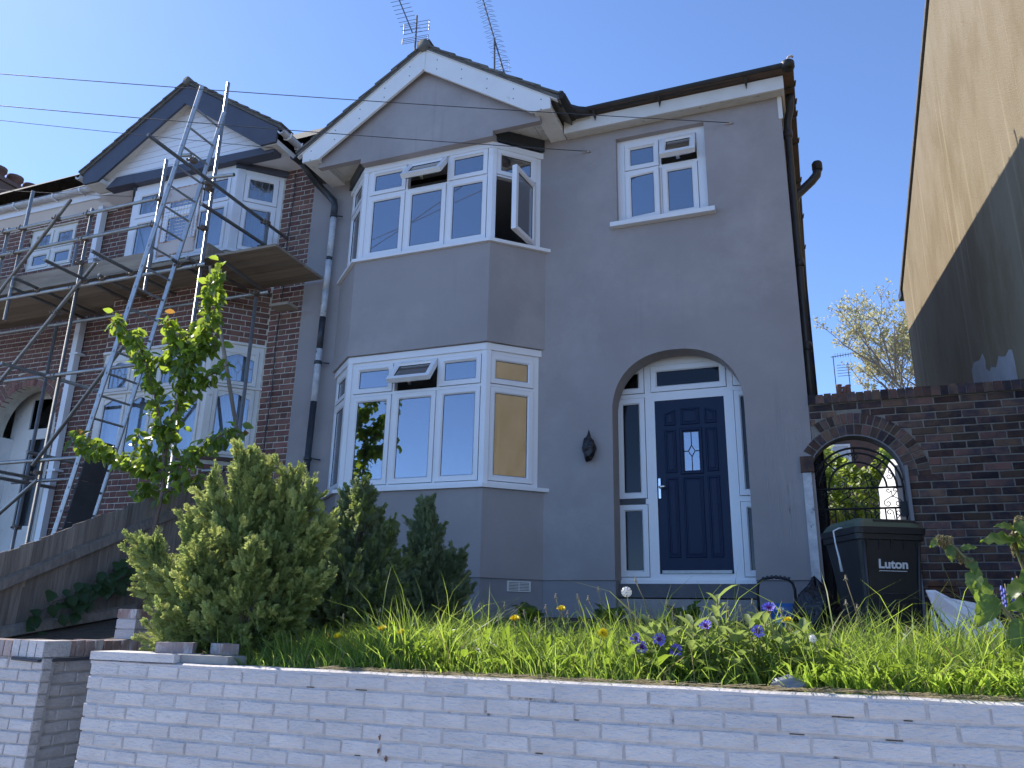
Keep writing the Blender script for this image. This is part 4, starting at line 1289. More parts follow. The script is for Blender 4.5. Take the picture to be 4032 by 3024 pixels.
# ------------------------------------------------------------------ wall and pillar across the steps
sp = thing('painted_brick_pier', 'flaking white brick pier and side wall at bottom left corner', 'pier', (-5.2, 4.3, 0.0))
MB().box(-5.72, -4.955, 4.112, 4.20, 0.0, 1.318).build('pier_core', 'mortarwhite', sp)
bp_ = Bricks(sp, 'brickwhite', 0.214, 0.066, 0.07, 0.103, 300, jit=0.003, bev=0.006)
FP = Frame((0, 4.10, 0), (1, 0))
bp_.lay(FP, -5.72, -4.945, 0.48, 11, 0.0765, bond='stretcher', joint=0.012)
FPs = Frame((-4.955, 4.112, 0), (0, 1))
MB().box(-5.72, -4.997, 4.202, 6.4, 0.0, 1.318).build('side_wall_core', 'mortarwhite', sp)
FQ = Frame((-4.985, 4.205, 0), (0.0, 1))
bp_.lay(FQ, 0.0, 2.0, 0.36, 12, 0.0785, bond='stretcher', joint=0.010)
bp_.finish()
for i in range(16):
    x0 = -5.70 + i * 0.0765
    if x0 < -4.95:
        MB().box(x0, x0 + 0.066, 4.085, 4.30, 1.322, 1.428 + R.uniform(-0.004, 0.004)).build('coping_brick', 'brickworn' if i < 7 else 'brickwhite', sp)
for i in range(22):
    y0 = 4.305 + i * 0.0765
    MB().box(-5.215 + 0.003 * i, -4.985 + 0.003 * i, y0, y0 + 0.066, 1.322, 1.425 + R.uniform(-0.004, 0.004)).build('coping_brick', 'brickworn', sp)
MB().box(-5.155, -4.976, 4.868, 5.75, 1.43, 1.652).build('step_core', 'mortarwhite', sp)
for i in range(3):
    y0 = 4.86
    for j in range(5):
        L_ = 0.104 if (j == 0 and i % 2) else 0.214
        MB().box(-5.16, -4.97 + R.uniform(-0.003, 0.003), y0, min(5.76, y0 + L_), 1.432 + i * 0.0765, 1.498 + i * 0.0765).build('brick', 'brickworn' if i == 2 else 'brickwhite', sp)
        y0 += L_ + 0.01
        if y0 > 5.7:
            break
cv = MB().path([(-5.2, 4.07, 1.31), (-4.97, 4.08, 1.30), (-4.93, 4.3, 1.305), (-4.96, 4.9, 1.315), (-4.95, 5.6, 1.32)], 0.012, 6)
tag(cv.build('black_cable', 'cable'), 'black cable lying along the flaking white brick side wall', 'cable')

# ------------------------------------------------------------------ gate wall of dark brick with its arch
gw = thing('brick_gate_wall', 'dark brick garden wall with arched gateway beside the grey house', 'wall', (1.0, 8.4, 1.6))
GF = Frame((0, 8.29, 0), (1, 0))
AX, AZ, AR = 0.372, 3.022, 0.432
GTOP = 3.792
gh = [(AX - AR - 0.02, AX + AR, 1.0, AZ), (AX - AR, AX + AR, AZ - 0.01, AZ + AR)]
gm_ = MB().plate(GF, AX - AR - 0.045, 1.92, 1.4, GTOP, [(AX - AR - 0.05, AX + AR + 0.012, 1.0, AZ), (AX - AR, AX + AR, AZ - 0.01, AZ + AR + 0.01), (AX - AR - 0.06, 0.004, AZ + 0.10, 5)], -0.215, -0.006)
for i in range(20):
    t0, t1 = math.pi - math.pi * i / 20, math.pi - math.pi * (i + 1) / 20
    x0, z0, x1, z1 = AX + AR * math.cos(t0), AZ + AR * math.sin(t0), AX + AR * math.cos(t1), AZ + AR * math.sin(t1)
    zt = AZ + AR + 0.01
    if x1 > 0.0:
        gm_.add([GF(max(x0, 0.004), -0.006, z0), GF(x1, -0.006, z1), GF(x1, -0.006, zt), GF(max(x0, 0.004), -0.006, zt)], [(0, 1, 2, 3)])
gm_.build('wall_core', 'mortargrey', gw)
gi = MB()
for i in range(20):
    t0, t1 = math.pi - math.pi * i / 20, math.pi - math.pi * (i + 1) / 20
    x0, z0, x1, z1 = AX + AR * math.cos(t0), AZ + AR * math.sin(t0), AX + AR * math.cos(t1), AZ + AR * math.sin(t1)
    r2 = 1.03
    x2, z2, x3, z3 = AX + AR * r2 * math.cos(t0), AZ + AR * r2 * math.sin(t0), AX + AR * r2 * math.cos(t1), AZ + AR * r2 * math.sin(t1)
    gi.add([GF(x0, -0.215, z0), GF(x1, -0.215, z1), GF(x1, -0.004, z1), GF(x0, -0.004, z0), GF(x2, -0.004, z2), GF(x3, -0.004, z3)], [(0, 1, 2, 3), (3, 2, 5, 4)])
gi.build('arch_soffit', 'plinth', gw)
bg_ = Bricks(gw, 'brickdark', 0.215, 0.0645, 0.07, 0.103, 300, bev=0.005, jit=0.003)


def ghole(c):
    out = [(-1.0, AX + AR + 0.03)] if c <= AZ else [(-1.0, AX + AR + 0.235)] if c <= AZ + 0.02 else [(-1.0, 0.006)]
    rr = AR + 0.235
    if c > AZ + 0.02 and c < AZ + rr:
        w_ = math.sqrt(max(0.0, rr * rr - (c - AZ) ** 2))
        out.append((AX - w_, AX + w_))
    return out


bg_.lay(GF, 0.006, 1.92, GTOP - 0.0645 - 0.006 - 30 * 0.0748, 31, 0.0748, bond='stretcher', hole=ghole, joint=0.0115)
bg_.finish(lambda p: (p.x - 0.8) ** 2 * 0.4 + abs(3.8 - p.z))
tmax = math.acos(max(-1, (0.0 - AX) / (AR + 0.1)))
for r0, r1, n_ in ((AR + 0.012, AR + 0.112, 17), (AR + 0.124, AR + 0.226, 21)):
    tm_ = math.pi if r0 < AR + 0.05 else math.acos(max(-1, (0.03 - AX) / r1))
    tm_ = min(tm_, math.acos(max(-1.0, (-0.085 - AX) / r1)) if (-0.085 - AX) / r1 > -1 else math.pi)
    voussoirs(gw, 'arch_brick', GF, AX, AZ, r0, r1, n_, 0.0, tm_, -0.10, 0.002, 'brickdark', 0.012)
for i in range(26):
    x0 = 0.006 + i * 0.0748
    if x0 < 1.9:
        MB().box(x0, x0 + 0.0655, 8.262, 8.50, GTOP + 0.004, GTOP + 0.098 + R.uniform(-0.004, 0.005)).build('coping_brick', 'brickdark', gw)
MB().box(0.008, 1.9, 8.272, 8.49, GTOP + 0.001, GTOP + 0.085).build('coping_mortar', 'mortargrey', gw)
MB().box(-0.112, -0.03, 8.27, 8.42, 1.5, 3.10).build('gate_post', 'pipewhite', gw)
MB().box(-0.125, 0.0, 8.255, 8.42, 3.104, 3.262).build('springer_block', 'brickdark', gw)
MB().box(AX + AR + 0.002, AX + AR + 0.032, 8.27, 8.45, 1.5, 3.13).build('gate_jamb', 'plinth', gw)

# ------------------------------------------------------------------ wooden fence between the gardens
fc = thing('wooden_fence', 'weathered sloping close-board fence between the two front gardens', 'fence', (-6.35, 6.3, 1.4))
FX = -6.35
ftop = lambda y: 2.076 + (y - 4.675) * 0.468
fbot = lambda y: 1.385 + (y - 4.7) * 0.13
y_ = 4.2
i = 0
while y_ < 8.15:
    w_ = 0.118 + R.uniform(-0.008, 0.008)
    t_ = ftop(y_) if y_ < 7.0 else ftop(7.0) + (y_ - 7.0) * 0.12
    z0 = fbot(y_)
    lean = R.uniform(-0.012, 0.012)
    xo = 0.006 * (i % 2) + R.uniform(-0.003, 0.003)
    dz = R.uniform(-0.02, 0.012)
    vs = [(FX + xo - 0.012, y_, z0), (FX + xo, y_, z0), (FX + xo + 0.004, y_ + w_, z0), (FX + xo - 0.012, y_ + w_, z0),
          (FX + xo - 0.012 + lean, y_ + lean, t_ + dz), (FX + xo + lean, y_ + lean, t_ + dz), (FX + xo + 0.004 + lean, y_ + w_ + lean, t_ + dz + w_ * 0.40), (FX + xo - 0.012 + lean, y_ + w_ + lean, t_ + dz + w_ * 0.40)]
    MB().add(vs, [(0, 1, 2, 3), (7, 6, 5, 4), (1, 5, 6, 2), (0, 4, 5, 1), (3, 2, 6, 7), (0, 3, 7, 4)]).build('board', 'fence', fc)
    y_ += w_ - 0.016
    i += 1
for z0a, z0b, h_ in ((1.79, 2.72, 0.085), (1.405, 1.72, 0.08)):
    ys = (4.3, 6.75)
    sl = (z0b - z0a) / (6.7 - 4.7)
    za, zb = z0a + (ys[0] - 4.7) * sl, z0a + (ys[1] - 4.7) * sl
    MB().add([(FX + 0.012, ys[0], za), (FX + 0.07, ys[0], za - 0.01), (FX + 0.07, ys[1], zb - 0.01), (FX + 0.012, ys[1], zb), (FX + 0.012, ys[0], za + h_), (FX + 0.05, ys[0], za + h_ - 0.02), (FX + 0.05, ys[1], zb + h_ - 0.02), (FX + 0.012, ys[1], zb + h_)],
             [(0, 3, 2, 1), (4, 5, 6, 7), (1, 2, 6, 5), (0, 1, 5, 4), (2, 3, 7, 6)]).build('rail', 'fence', fc)
MB().box(FX + 0.012, FX + 0.10, 6.78, 6.88, 1.5, 2.95).build('post', 'fence', fc)

# ------------------------------------------------------------------ scaffold on the brick house
sc = thing('scaffold', 'tube scaffold with board platform in front of the brick house', 'scaffold', (-8.6, 7.4, 1.7))
TR = 0.0245


def stube(p, q, name='tube'):
    """open-ended steel tube: outer skin, bore and rims"""
    p, q = Vector(p), Vector(q)
    mb = MB().path([p, q], TR, 10, caps=False)
    d = (q - p).normalized()
    mb.path([p, p + d * 0.06], TR * 0.84, 10, caps=False)
    mb.path([q - d * 0.06, q], TR * 0.84, 10, caps=False)
    n = 10
    for e, (o0, o1) in enumerate(((0, 2 * n), (n, 5 * n))):
        mb.f += [(o0 + k, o0 + (k + 1) % n, o1 + (k + 1) % n, o1 + k) for k in range(n)]
    # plug deep inside so that light does not pass straight through
    mb.add([p + d * 0.06 + v for v in (Vector((TR, TR, 0)), Vector((-TR, TR, 0)), Vector((-TR, -TR, 0)), Vector((TR, -TR, 0)))], []) if False else None
    return mb.build(name, 'steel', sc, True)


def clamp(p, r=0.036):
    p = Vector(p)
    mb = MB().box(p.x - r, p.x + r, p.y - r * 1.1, p.y + r * 1.1, p.z - r * 0.7, p.z + r * 0.7)
    mb.tube((p.x - r * 1.9, p.y - r, p.z), (p.x + r * 1.7, p.y - r, p.z + 0.01), 0.009, 6)
    mb.box(p.x - r * 1.9, p.x - r * 1.5, p.y - r * 1.5, p.y - r * 0.5, p.z - 0.014, p.z + 0.014)
    mb.tube((p.x, p.y - r * 1.7, p.z - r), (p.x + 0.012, p.y - r * 1.5, p.z + r * 1.1), 0.008, 6)
    mb.build('clamp', 'clamp', sc)


FY, BY = 7.15, 7.85
PZ = 6.02
# standards
for x_, y_, z0, z1 in ((-7.118, FY, 1.7, 8.70), (-8.02, FY, 5.7, 7.67), (-9.27, FY, 1.7, 7.14), (-10.595, FY, 5.6, 7.68), (-10.94, FY, 1.7, 7.12),
                       (-10.45, BY, 1.7, 5.75), (-6.742, 7.80, 1.7, 5.69), (-6.715, 7.80, 6.05, 6.955), (-10.43, 7.9, 6.05, 7.13), (-11.55, FY, 5.6, 7.9)):
    stube((x_, y_, z0), (x_, y_, z1))
# rails and ledgers along the front
for x0, x1, y_, z_ in ((-12.6, -7.95, 7.095, 7.035), (-12.6, -8.0, 7.095, 6.645), (-12.6, -7.0, 7.095, 5.905), (-12.4, -6.58, 7.84, 5.77), (-10.9, -7.87, 7.095, 4.64), (-10.6, -8.58, 7.095, 3.49), (-10.78, -7.0, 7.90, 3.403)):
    stube((x0, y_, z_), (x1, y_, z_))
# tubes running back to the house
for p, q in (((-7.02, 5.93, 7.055), (-6.74, 8.27, 6.80)), ((-6.73, 6.62, 6.455), (-6.66, 7.80, 6.43)), ((-9.0, 6.41, 5.955), (-9.03, 8.2, 5.955)), ((-8.19, 6.41, 5.955), (-8.20, 8.2, 5.955)),
             ((-9.90, 6.67, 5.955), (-9.92, 8.2, 5.955)), ((-10.24, 6.90, 5.955), (-10.26, 8.2, 5.955)), ((-7.41, 6.92, 5.955), (-7.38, 8.0, 5.955)), ((-7.175, 6.95, 5.955), (-7.12, 8.0, 5.955)), ((-6.78, 7.02, 5.955), (-6.74, 8.05, 5.83)),
             ((-9.52, 6.5, 4.64), (-9.35, 7.9, 4.64)), ((-10.34, 7.0, 3.44), (-10.33, 8.1, 3.44)), ((-10.0, 6.7, 3.30), (-9.98, 7.95, 3.30)), ((-9.465, 7.05, 3.6), (-9.49, 7.9, 3.6)), ((-8.7, 6.98, 5.955), (-8.71, 8.2, 5.955))):
    stube(p, q)
# braces
for p, q in (((-9.597, 7.04, 7.294), (-10.95, 7.04, 5.65)), ((-8.868, 7.04, 6.187), (-10.6, 7.04, 4.22)), ((-8.099, 7.04, 4.894), (-9.30, 7.04, 3.41)), ((-9.16, 7.04, 3.22), (-10.3, 7.04, 2.40)),
             ((-7.119, 7.30, 5.976), (-6.10, 7.30, 3.0)), ((-7.54, 6.93, 7.05 + 0.45), (-7.36, 6.93, 7.47)), ((-7.17, 7.02, 7.13), (-6.668, 7.02, 7.085))):
    stube(p, q)
for p in ((-8.0, 7.12, 7.035), (-8.02, 7.12, 6.645), (-9.27, 7.12, 7.035), (-9.27, 7.12, 6.645), (-9.27, 7.12, 5.905), (-10.595, 7.12, 7.035), (-10.595, 7.12, 6.645), (-10.94, 7.12, 7.035), (-10.94, 7.12, 6.645),
          (-9.27, 7.12, 6.28), (-7.118, 7.12, 5.905), (-7.118, 7.10, 6.43), (-7.118, 7.10, 7.0), (-9.28, 7.12, 4.64), (-9.28, 7.12, 3.49), (-9.28, 7.12, 3.33), (-10.45, 7.87, 3.40), (-10.45, 7.87, 2.75), (-6.72, 7.80, 6.80), (-6.71, 7.79, 6.43),
          (-8.19, 7.08, 5.93), (-9.0, 7.08, 5.93), (-9.91, 7.08, 5.93), (-7.39, 7.08, 5.93), (-9.45, 7.06, 5.53), (-9.81, 7.06, 7.03), (-6.742, 7.81, 5.76), (-7.03, 6.98, 7.0), (-6.95, 6.6, 7.10), (-8.7, 7.08, 5.93)):
    clamp(p)
# platform and toe boards
for i in range(5):
    y0 = 7.16 + i * 0.208
    MB().box(-9.2, -5.985 - 0.004 * i, y0, y0 + 0.203, PZ + R.uniform(0, 0.006), PZ + 0.038).build('board', 'plank', sc)
    MB().box(-12.9, -9.21 + R.uniform(-0.02, 0.002), y0, y0 + 0.203, PZ + R.uniform(0, 0.006), PZ + 0.038).build('board', 'plank', sc)
MB().box(-12.9, -8.05, 7.185, 7.222, PZ + 0.05, PZ + 0.275).build('toe_board', 'plank', sc)
MB().box(-7.155, -7.118, 7.22, 7.80, PZ + 0.042, PZ + 0.26).build('toe_board', 'plank', sc)
MB().box(-6.62, -6.32, 7.93, 8.15, 5.60, 5.64).build('board', 'plank', sc)

# ladder up the side of the platform
ld_ = thing('ladder', 'long aluminium ladder leaning against the scaffold', 'ladder', (-8.25, 6.8, 1.75))
Z0L, Z1L = 1.78, 8.20
lx = lambda z: -8.04 + (z - 3.059) * 0.2005
for y_, zt in ((6.60, 8.22), (7.055, 8.14)):
    sdir = Vector((0.2005, 0, 1)).normalized()
    p, q = Vector((lx(Z0L), y_, Z0L)), Vector((lx(zt), y_, zt))
    w_, t_ = 0.034, 0.014
    e1, e2 = Vector((sdir.z, 0, -sdir.x)) * w_, Vector((0, 1, 0)) * t_
    vs = [c + a * e1 + b * e2 for c in (p, q) for a, b in ((-1, -0.6), (-0.6, -1), (0.6, -1), (1, -0.6), (1, 0.6), (0.6, 1), (-0.6, 1), (-1, 0.6))]
    MB().add(vs, [tuple(range(7, -1, -1)), tuple(range(8, 16))] + [(i, (i + 1) % 8, (i + 1) % 8 + 8, i + 8) for i in range(8)]).build('stile', 'aluminium', ld_)
z_ = Z0L + 0.14
while z_ < 8.1:
    MB().tube((lx(z_), 6.578, z_), (lx(z_), 7.075, z_), 0.0145, 8).build('rung', 'aluminium', ld_)
    z_ += 0.272
lg = thing('ladder_guard', 'dark grey ladder guard boards strapped over the lower rungs of the ladder', 'ladder guard', (-8.25, 6.8, 2.0))
for z0, z1 in ((2.15, 2.62), (2.625, 3.10), (3.105, 3.58)):
    vs = []
    for z in (z0, z1):
        for y in (6.66, 6.99):
            vs += [(lx(z) + 0.022, y, z), (lx(z) + 0.042, y, z)]
    MB().add(vs, [(0, 2, 6, 4), (1, 5, 7, 3), (0, 1, 3, 2), (4, 6, 7, 5), (0, 4, 5, 1), (2, 3, 7, 6)]).build('guard_panel', 'slategrey', lg)
# rusty mesh brick guard hung on the rail
mg = thing('brick_guard', 'rusty steel mesh brick guard panel hanging behind the ladder', 'guard', (-7.73, 7.3, 6.05))
MF = Frame((0, 7.26, 0), (1, 0))
fr_ = MB()
xs = (-8.04, -7.415)
for x_ in xs:
    fr_.tube((x_, 7.26, 6.24), (x_, 7.26, 7.25), 0.012, 6)
for z_ in (6.24, 6.44, 7.05, 7.25):
    fr_.tube((xs[0], 7.26, z_), (xs[1], 7.26, z_), 0.012, 6)
fr_.build('frame', 'rust', mg)
for z0, z1 in ((6.25, 6.43), (7.06, 7.24)):
    MB().box(xs[0] + 0.013, xs[1] - 0.013, 7.255, 7.262, z0, z1).build('kick_plate', 'paintpink', mg)
ms_ = MB()
for i in range(1, 12):
    x_ = xs[0] + (xs[1] - xs[0]) * i / 12
    ms_.tube((x_, 7.26, 6.44), (x_, 7.26, 7.05), 0.0025, 4, caps=False)
for i in range(1, 12):
    z_ = 6.44 + 0.61 * i / 12
    ms_.tube((xs[0], 7.263, z_), (xs[1], 7.263, z_), 0.0025, 4, caps=False)
ms_.build('mesh', 'chrome', mg)

# ------------------------------------------------------------------ overhead cables and aerials
def cable(name, p, q, sag, label, r=0.005):
    p, q = Vector(p), Vector(q)
    pts = [p.lerp(q, i / 24) - Vector((0, 0, sag * 4 * (i / 24) * (1 - i / 24))) for i in range(25)]
    tag(MB().path(pts, r, 5).build(name, 'cable', None, True), label, 'cable')


def ext(p, q, k):
    p, q = Vector(p), Vector(q)
    return p + (p - q) * k


cable('phone_cable', ext((-8.434, 5.0, 7.639), (-0.560, 8.28, 7.268), 0.35), (-0.560, 8.28, 7.268), 0.06, 'uppermost overhead phone cable ending on the wall above the small window')
cable('phone_cable', ext((-8.292, 5.0, 7.162), (-2.291, 8.28, 7.261), 0.35), (-2.291, 8.28, 7.261), 0.05, 'overhead phone cable ending on the grey wall beside the upper bay window')
cable('phone_cable', ext((-9.046, 5.5, 7.463), (-6.70, 7.72, 7.93), 0.5), (-6.70, 7.72, 7.93), 0.02, 'thin overhead cable ending under the grey gable of the brick house', 0.004)
cable('phone_cable', ext((-10.329, 6.5, 7.312), (-9.40, 7.85, 7.75), 0.8), (-9.40, 7.85, 7.75), 0.03, 'short sagging cable ending at the left side of the brick house bay', 0.004)
for x_, z_ in ((-0.545, 7.268), (-2.275, 7.261)):
    MB().path([(x_ - 0.09, 8.275, z_), (x_, 8.28, z_), (x_ + 0.008, 8.30, z_ - 0.01)], [0.006, 0.011, 0.008], 6).build('cable_hook', 'chrome', house)

A1 = thing('television_aerial', 'television aerial with grid reflector standing above the white gable peak', 'aerial', (-6.35, 10.85, 9.8))
m1 = lambda x, z: (x * 0.9042, 10.85, 1.6 + (z - 1.6) * 0.9042)
MB().tube((-6.35, 10.85, 9.8), (-6.37, 10.85, 12.75), 0.018, 8).build('mast', 'antenna', A1)
p, q = Vector((-6.40, 10.78, 12.30)), Vector((-6.62, 10.45, 13.02))
MB().tube(p, q, 0.012, 6).build('boom', 'antenna', A1)
for i in range(11):
    c_ = p.lerp(q, i / 10)
    h_ = 0.19 if i > 2 else 0.2
    MB().tube((c_.x - h_, c_.y, c_.z + 0.015), (c_.x + h_, c_.y, c_.z - 0.015), 0.006, 4).build('element', 'antenna', A1)
for zc, zt, yo in ((12.42, 12.66, 0.02), (12.18, 12.30, 0.0)):
    for i in range(4):
        z_ = zc + (zt - zc) * i / 3
        MB().tube((-6.68, 10.9 + yo, z_ + 0.04), (-6.13, 10.9 + yo, z_ - 0.02), 0.006, 4).build('reflector_rod', 'antenna', A1)
    for x_ in (-6.68, -6.13):
        MB().tube((x_, 10.9 + yo, zc + (0.04 if x_ < -6.4 else -0.02)), (x_, 10.9 + yo, zt + (0.04 if x_ < -6.4 else -0.02)), 0.010, 4).build('reflector_rod', 'antenna', A1)
A2 = thing('television_aerial', 'long spiky television aerial standing right of the white gable peak', 'aerial', (-4.68, 10.85, 9.7))
MB().tube((-4.68, 10.85, 9.7), (-4.73, 10.85, 11.75), 0.018, 8).build('mast', 'antenna', A2)
p, q = Vector((-4.53, 10.85, 10.98)), Vector((-5.02, 10.85, 12.80))
MB().tube(p, q, 0.014, 6).build('boom', 'antenna', A2)
for i in range(15):
    c_ = p.lerp(q, (i + 0.3) / 15)
    for s_ in (-1, 1):
        for k in (-1, 1):
            MB().path([c_, c_ + Vector((0.05 * s_, 0, 0.03 * k)), c_ + Vector((0.145 * s_, 0.02, 0.045 * k - 0.02 * s_))], 0.004, 4).build('element', 'antenna', A2)
MB().path([(-4.60, 10.85, 11.0), (-4.60, 10.85, 11.22), (-4.43, 10.85, 11.2), (-4.43, 10.85, 10.95), (-4.60, 10.85, 11.0)], 0.005, 4).build('reflector_rod', 'antenna', A2)

# ------------------------------------------------------------------ iron gate in the arch
ig = thing('iron_gate', 'black wrought iron gate with scrolls filling the brick archway', 'gate', (0.38, 8.4, 1.65))
GY = 8.40


def arc(cx, cz, r, t0, t1, n=18):
    return [(cx + r * math.cos(t0 + (t1 - t0) * i / n), GY, cz + r * math.sin(t0 + (t1 - t0) * i / n)) for i in range(n + 1)]


GX, GZ2 = 0.383, 2.945
bars = []
for r_, t_ in ((0.405, 0.012), (0.352, 0.010), (0.262, 0.010)):
    MB().path([(GX + r_, GY, 1.72 if r_ > 0.3 and r_ > 0.38 else GZ2)] + arc(GX, GZ2 - 0.0, r_, 0, math.pi) + [(GX - r_, GY, 1.72 if r_ > 0.38 else GZ2)], t_, 6).build('arched_bar', 'iron', ig, True)
for z_ in (2.945, 2.745, 1.75):
    MB().tube((GX - 0.405, GY, z_), (GX + 0.405, GY, z_), 0.011, 6).build('cross_bar', 'iron', ig)
for i in range(1, 9):
    x_ = GX - 0.405 + 0.81 * i / 9
    MB().tube((x_, GY, 1.75), (x_, GY, 2.745), 0.008, 6).build('upright_bar', 'iron', ig)
for t_ in (0.8, 1.57, 2.35):
    MB().tube((GX + 0.262 * math.cos(t_), GY, GZ2 + 0.262 * math.sin(t_)), (GX + 0.405 * math.cos(t_), GY, GZ2 + 0.405 * math.sin(t_)), 0.008, 6).build('spoke', 'iron', ig)


def scroll(cx, cz, r, a0, turns, s_, tail):
    pts = []
    n = 22
    for i in range(n + 1):
        t = i / n
        a = a0 + s_ * turns * 2 * math.pi * t
        rr = r * (0.25 + 0.75 * t)
        pts.append((cx + rr * math.cos(a), GY, cz + rr * math.sin(a)))
    pts.append((tail[0], GY, tail[1]))
    MB().path(pts, 0.0045, 5).build('scroll', 'iron', ig, True)


for i in range(4):
    cx = GX - 0.30 + i * 0.2
    for s_ in (-1, 1):
        scroll(cx + s_ * 0.045, 2.79, 0.038, 0.5 if s_ > 0 else 2.64, 1.1, s_, (cx, 2.86))
        scroll(cx + s_ * 0.03, 2.915, 0.024, 0.0, 1.0, -s_, (cx, 2.85))
        scroll(cx + s_ * 0.04, 2.70, 0.032, 0.0, 1.0, s_, (cx, 2.62))
for t_ in (0.35, 0.95, 1.57, 2.2, 2.8):
    cx, cz = GX + 0.31 * math.cos(t_), GZ2 + 0.31 * math.sin(t_)
    scroll(cx, cz, 0.036, t_, 1.2, 1, (GX + 0.352 * math.cos(t_ + 0.2), GZ2 + 0.352 * math.sin(t_ + 0.2)))
for cx, cz in ((GX, 3.02), (GX - 0.1, 3.05), (GX + 0.1, 3.05), (GX - 0.15, 2.99), (GX + 0.15, 2.99)):
    scroll(cx, cz, 0.045, 0.4, 1.3, 1 if cx > GX else -1, (cx, 2.95))
MB().box(GX + 0.36, GX + 0.44, GY - 0.03, GY + 0.02, 2.66, 2.80).build('latch', 'iron', ig)

# ------------------------------------------------------------------ wheelie bin with its lid
bn = thing('wheelie_bin', 'black wheelie bin with dark green lid and white lettering by the gateway', 'bin', (0.27, 6.60, 1.50))
BX, BYF, BZ = 0.505, 6.60, 1.50


def taper(z, sx0, sx1, sy0, sy1, z0, z1):
    t = (z - z0) / (z1 - z0)
    return sx0 + (sx1 - sx0) * t, sy0 + (sy1 - sy0) * t


def ring(z, hw, y0, y1, r, cx=BX, n=4):
    pts = []
    for cxs, cy, a0 in ((1, y1, 0), (-1, y1, 90), (-1, y0, 180), (1, y0, 270)):
        for i in range(n + 1):
            a = math.radians(a0 + 90 * i / n)
            pts.append((cx + cxs * (hw - r) + r * math.cos(a), (cy - r if cy == y1 else cy + r) + r * math.sin(a), z))
    return pts


def loft(rings, cap0=True, cap1=True):
    n = len(rings[0])
    vs = [p for r_ in rings for p in r_]
    fs = [(k * n + i, k * n + (i + 1) % n, (k + 1) * n + (i + 1) % n, (k + 1) * n + i) for k in range(len(rings) - 1) for i in range(n)]
    if cap0: fs.append(tuple(range(n - 1, -1, -1)))
    if cap1: fs.append(tuple(range((len(rings) - 1) * n, len(rings) * n)))
    return MB().add(vs, fs)


loft([ring(BZ, 0.19, BYF + 0.06, BYF + 0.44, 0.05), ring(BZ + 0.55, 0.217, BYF + 0.025, BYF + 0.50, 0.045), ring(2.27, 0.236, BYF, BYF + 0.54, 0.04), ring(2.275, 0.252, BYF - 0.014, BYF + 0.55, 0.045), ring(2.315, 0.254, BYF - 0.016, BYF + 0.55, 0.045)]).build('body', 'bindark', bn)
for s_ in (-1, 1):
    MB().path([(BX + s_ * 0.20, BYF - 0.001, 2.26), (BX + s_ * 0.185, BYF + 0.035, BZ + 0.4), (BX + s_ * 0.17, BYF + 0.05, BZ + 0.1)], 0.012, 6).build('corner_rib', 'bindark', bn, True)
for i in range(5):
    x_ = BX - 0.18 + i * 0.09
    MB().add([(x_ - 0.006, BYF - 0.012, 2.274), (x_ + 0.006, BYF - 0.012, 2.274), (x_ + 0.006, BYF + 0.004, 2.20), (x_ - 0.006, BYF + 0.004, 2.20), (x_ - 0.006, BYF + 0.01, 2.274), (x_ + 0.006, BYF + 0.01, 2.274)], [(0, 1, 2, 3), (0, 3, 4), (1, 5, 2)]).build('rim_rib', 'bindark', bn)
loft([ring(2.318, 0.262, BYF - 0.03, BYF + 0.57, 0.05), ring(2.365, 0.266, BYF - 0.035, BYF + 0.575, 0.05), ring(2.372, 0.245, BYF - 0.012, BYF + 0.55, 0.05)]).build('lid_skirt', 'bindark', bn)
loft([ring(2.368, 0.25, BYF - 0.018, BYF + 0.56, 0.05), ring(2.40, 0.235, BYF + 0.01, BYF + 0.54, 0.05), ring(2.437, 0.205, BYF + 0.05, BYF + 0.50, 0.05)]).build('lid', 'binlid', bn)
MB().box(BX - 0.10, BX + 0.205, BYF + 0.02, BYF + 0.10, 2.395, 2.428).build('lid_recess', 'bindark', bn)
MB().path([(BX - 0.13, BYF + 0.58, 2.36), (BX - 0.13, BYF + 0.64, 2.36), (BX + 0.13, BYF + 0.64, 2.36), (BX + 0.13, BYF + 0.58, 2.36)], 0.014, 6).build('handle', 'bindark', bn)
# moulded recess outline low on the front
front_y = lambda z: BYF + (0.025 - 0.0) * max(0, min(1, (2.27 - z) / (2.27 - (BZ + 0.55)))) + 0.035 * max(0.0, ((BZ + 0.55) - z) / 0.55)
rp = [(BX - 0.10, 1.6), (BX - 0.105, 1.84), (BX - 0.08, 1.875), (BX + 0.08, 1.875), (BX + 0.105, 1.84), (BX + 0.10, 1.6)]
MB().path([(x, front_y(z) - 0.002, z) for x, z in rp], 0.006, 5).build('moulded_ridge', 'bindark', bn, True)
for s_ in (-1, 1):
    MB().path([(BX + s_ * 0.17, BYF + 0.42, BZ + 0.06), (BX + s_ * 0.225, BYF + 0.42, BZ + 0.06)], 0.09, 16).build('wheel', 'bindark', bn)
# lettering
fc_ = bpy.data.curves.new('lettering', 'FONT')
fc_.body = 'Luton'
fc_.size = 0.092
fc_.offset = 0.003
fc_.extrude = 0.0008
fc_.align_x = 'CENTER'
to_ = bpy.data.objects.new('lettering_source', fc_)
C.objects.link(to_)
dg = bpy.context.evaluated_depsgraph_get()
tmesh = bpy.data.meshes.new_from_object(to_.evaluated_get(dg))
bpy.data.objects.remove(to_)
tmesh.materials.clear()
tmesh.materials.append(M['letters'])
tilt = math.atan2(0.025, 2.27 - (BZ + 0.55))
put('lettering', tmesh, bn, Matrix.Translation((BX + 0.005, front_y(2.06) - 0.0035, 2.063)) @ Matrix.Rotation(math.pi / 2 + tilt, 4, 'X'))
MB().box(BX - 0.098, BX + 0.103, front_y(2.043) - 0.0035, front_y(2.043) + 0.002, 2.040, 2.0445).build('underline', 'letters', bn)
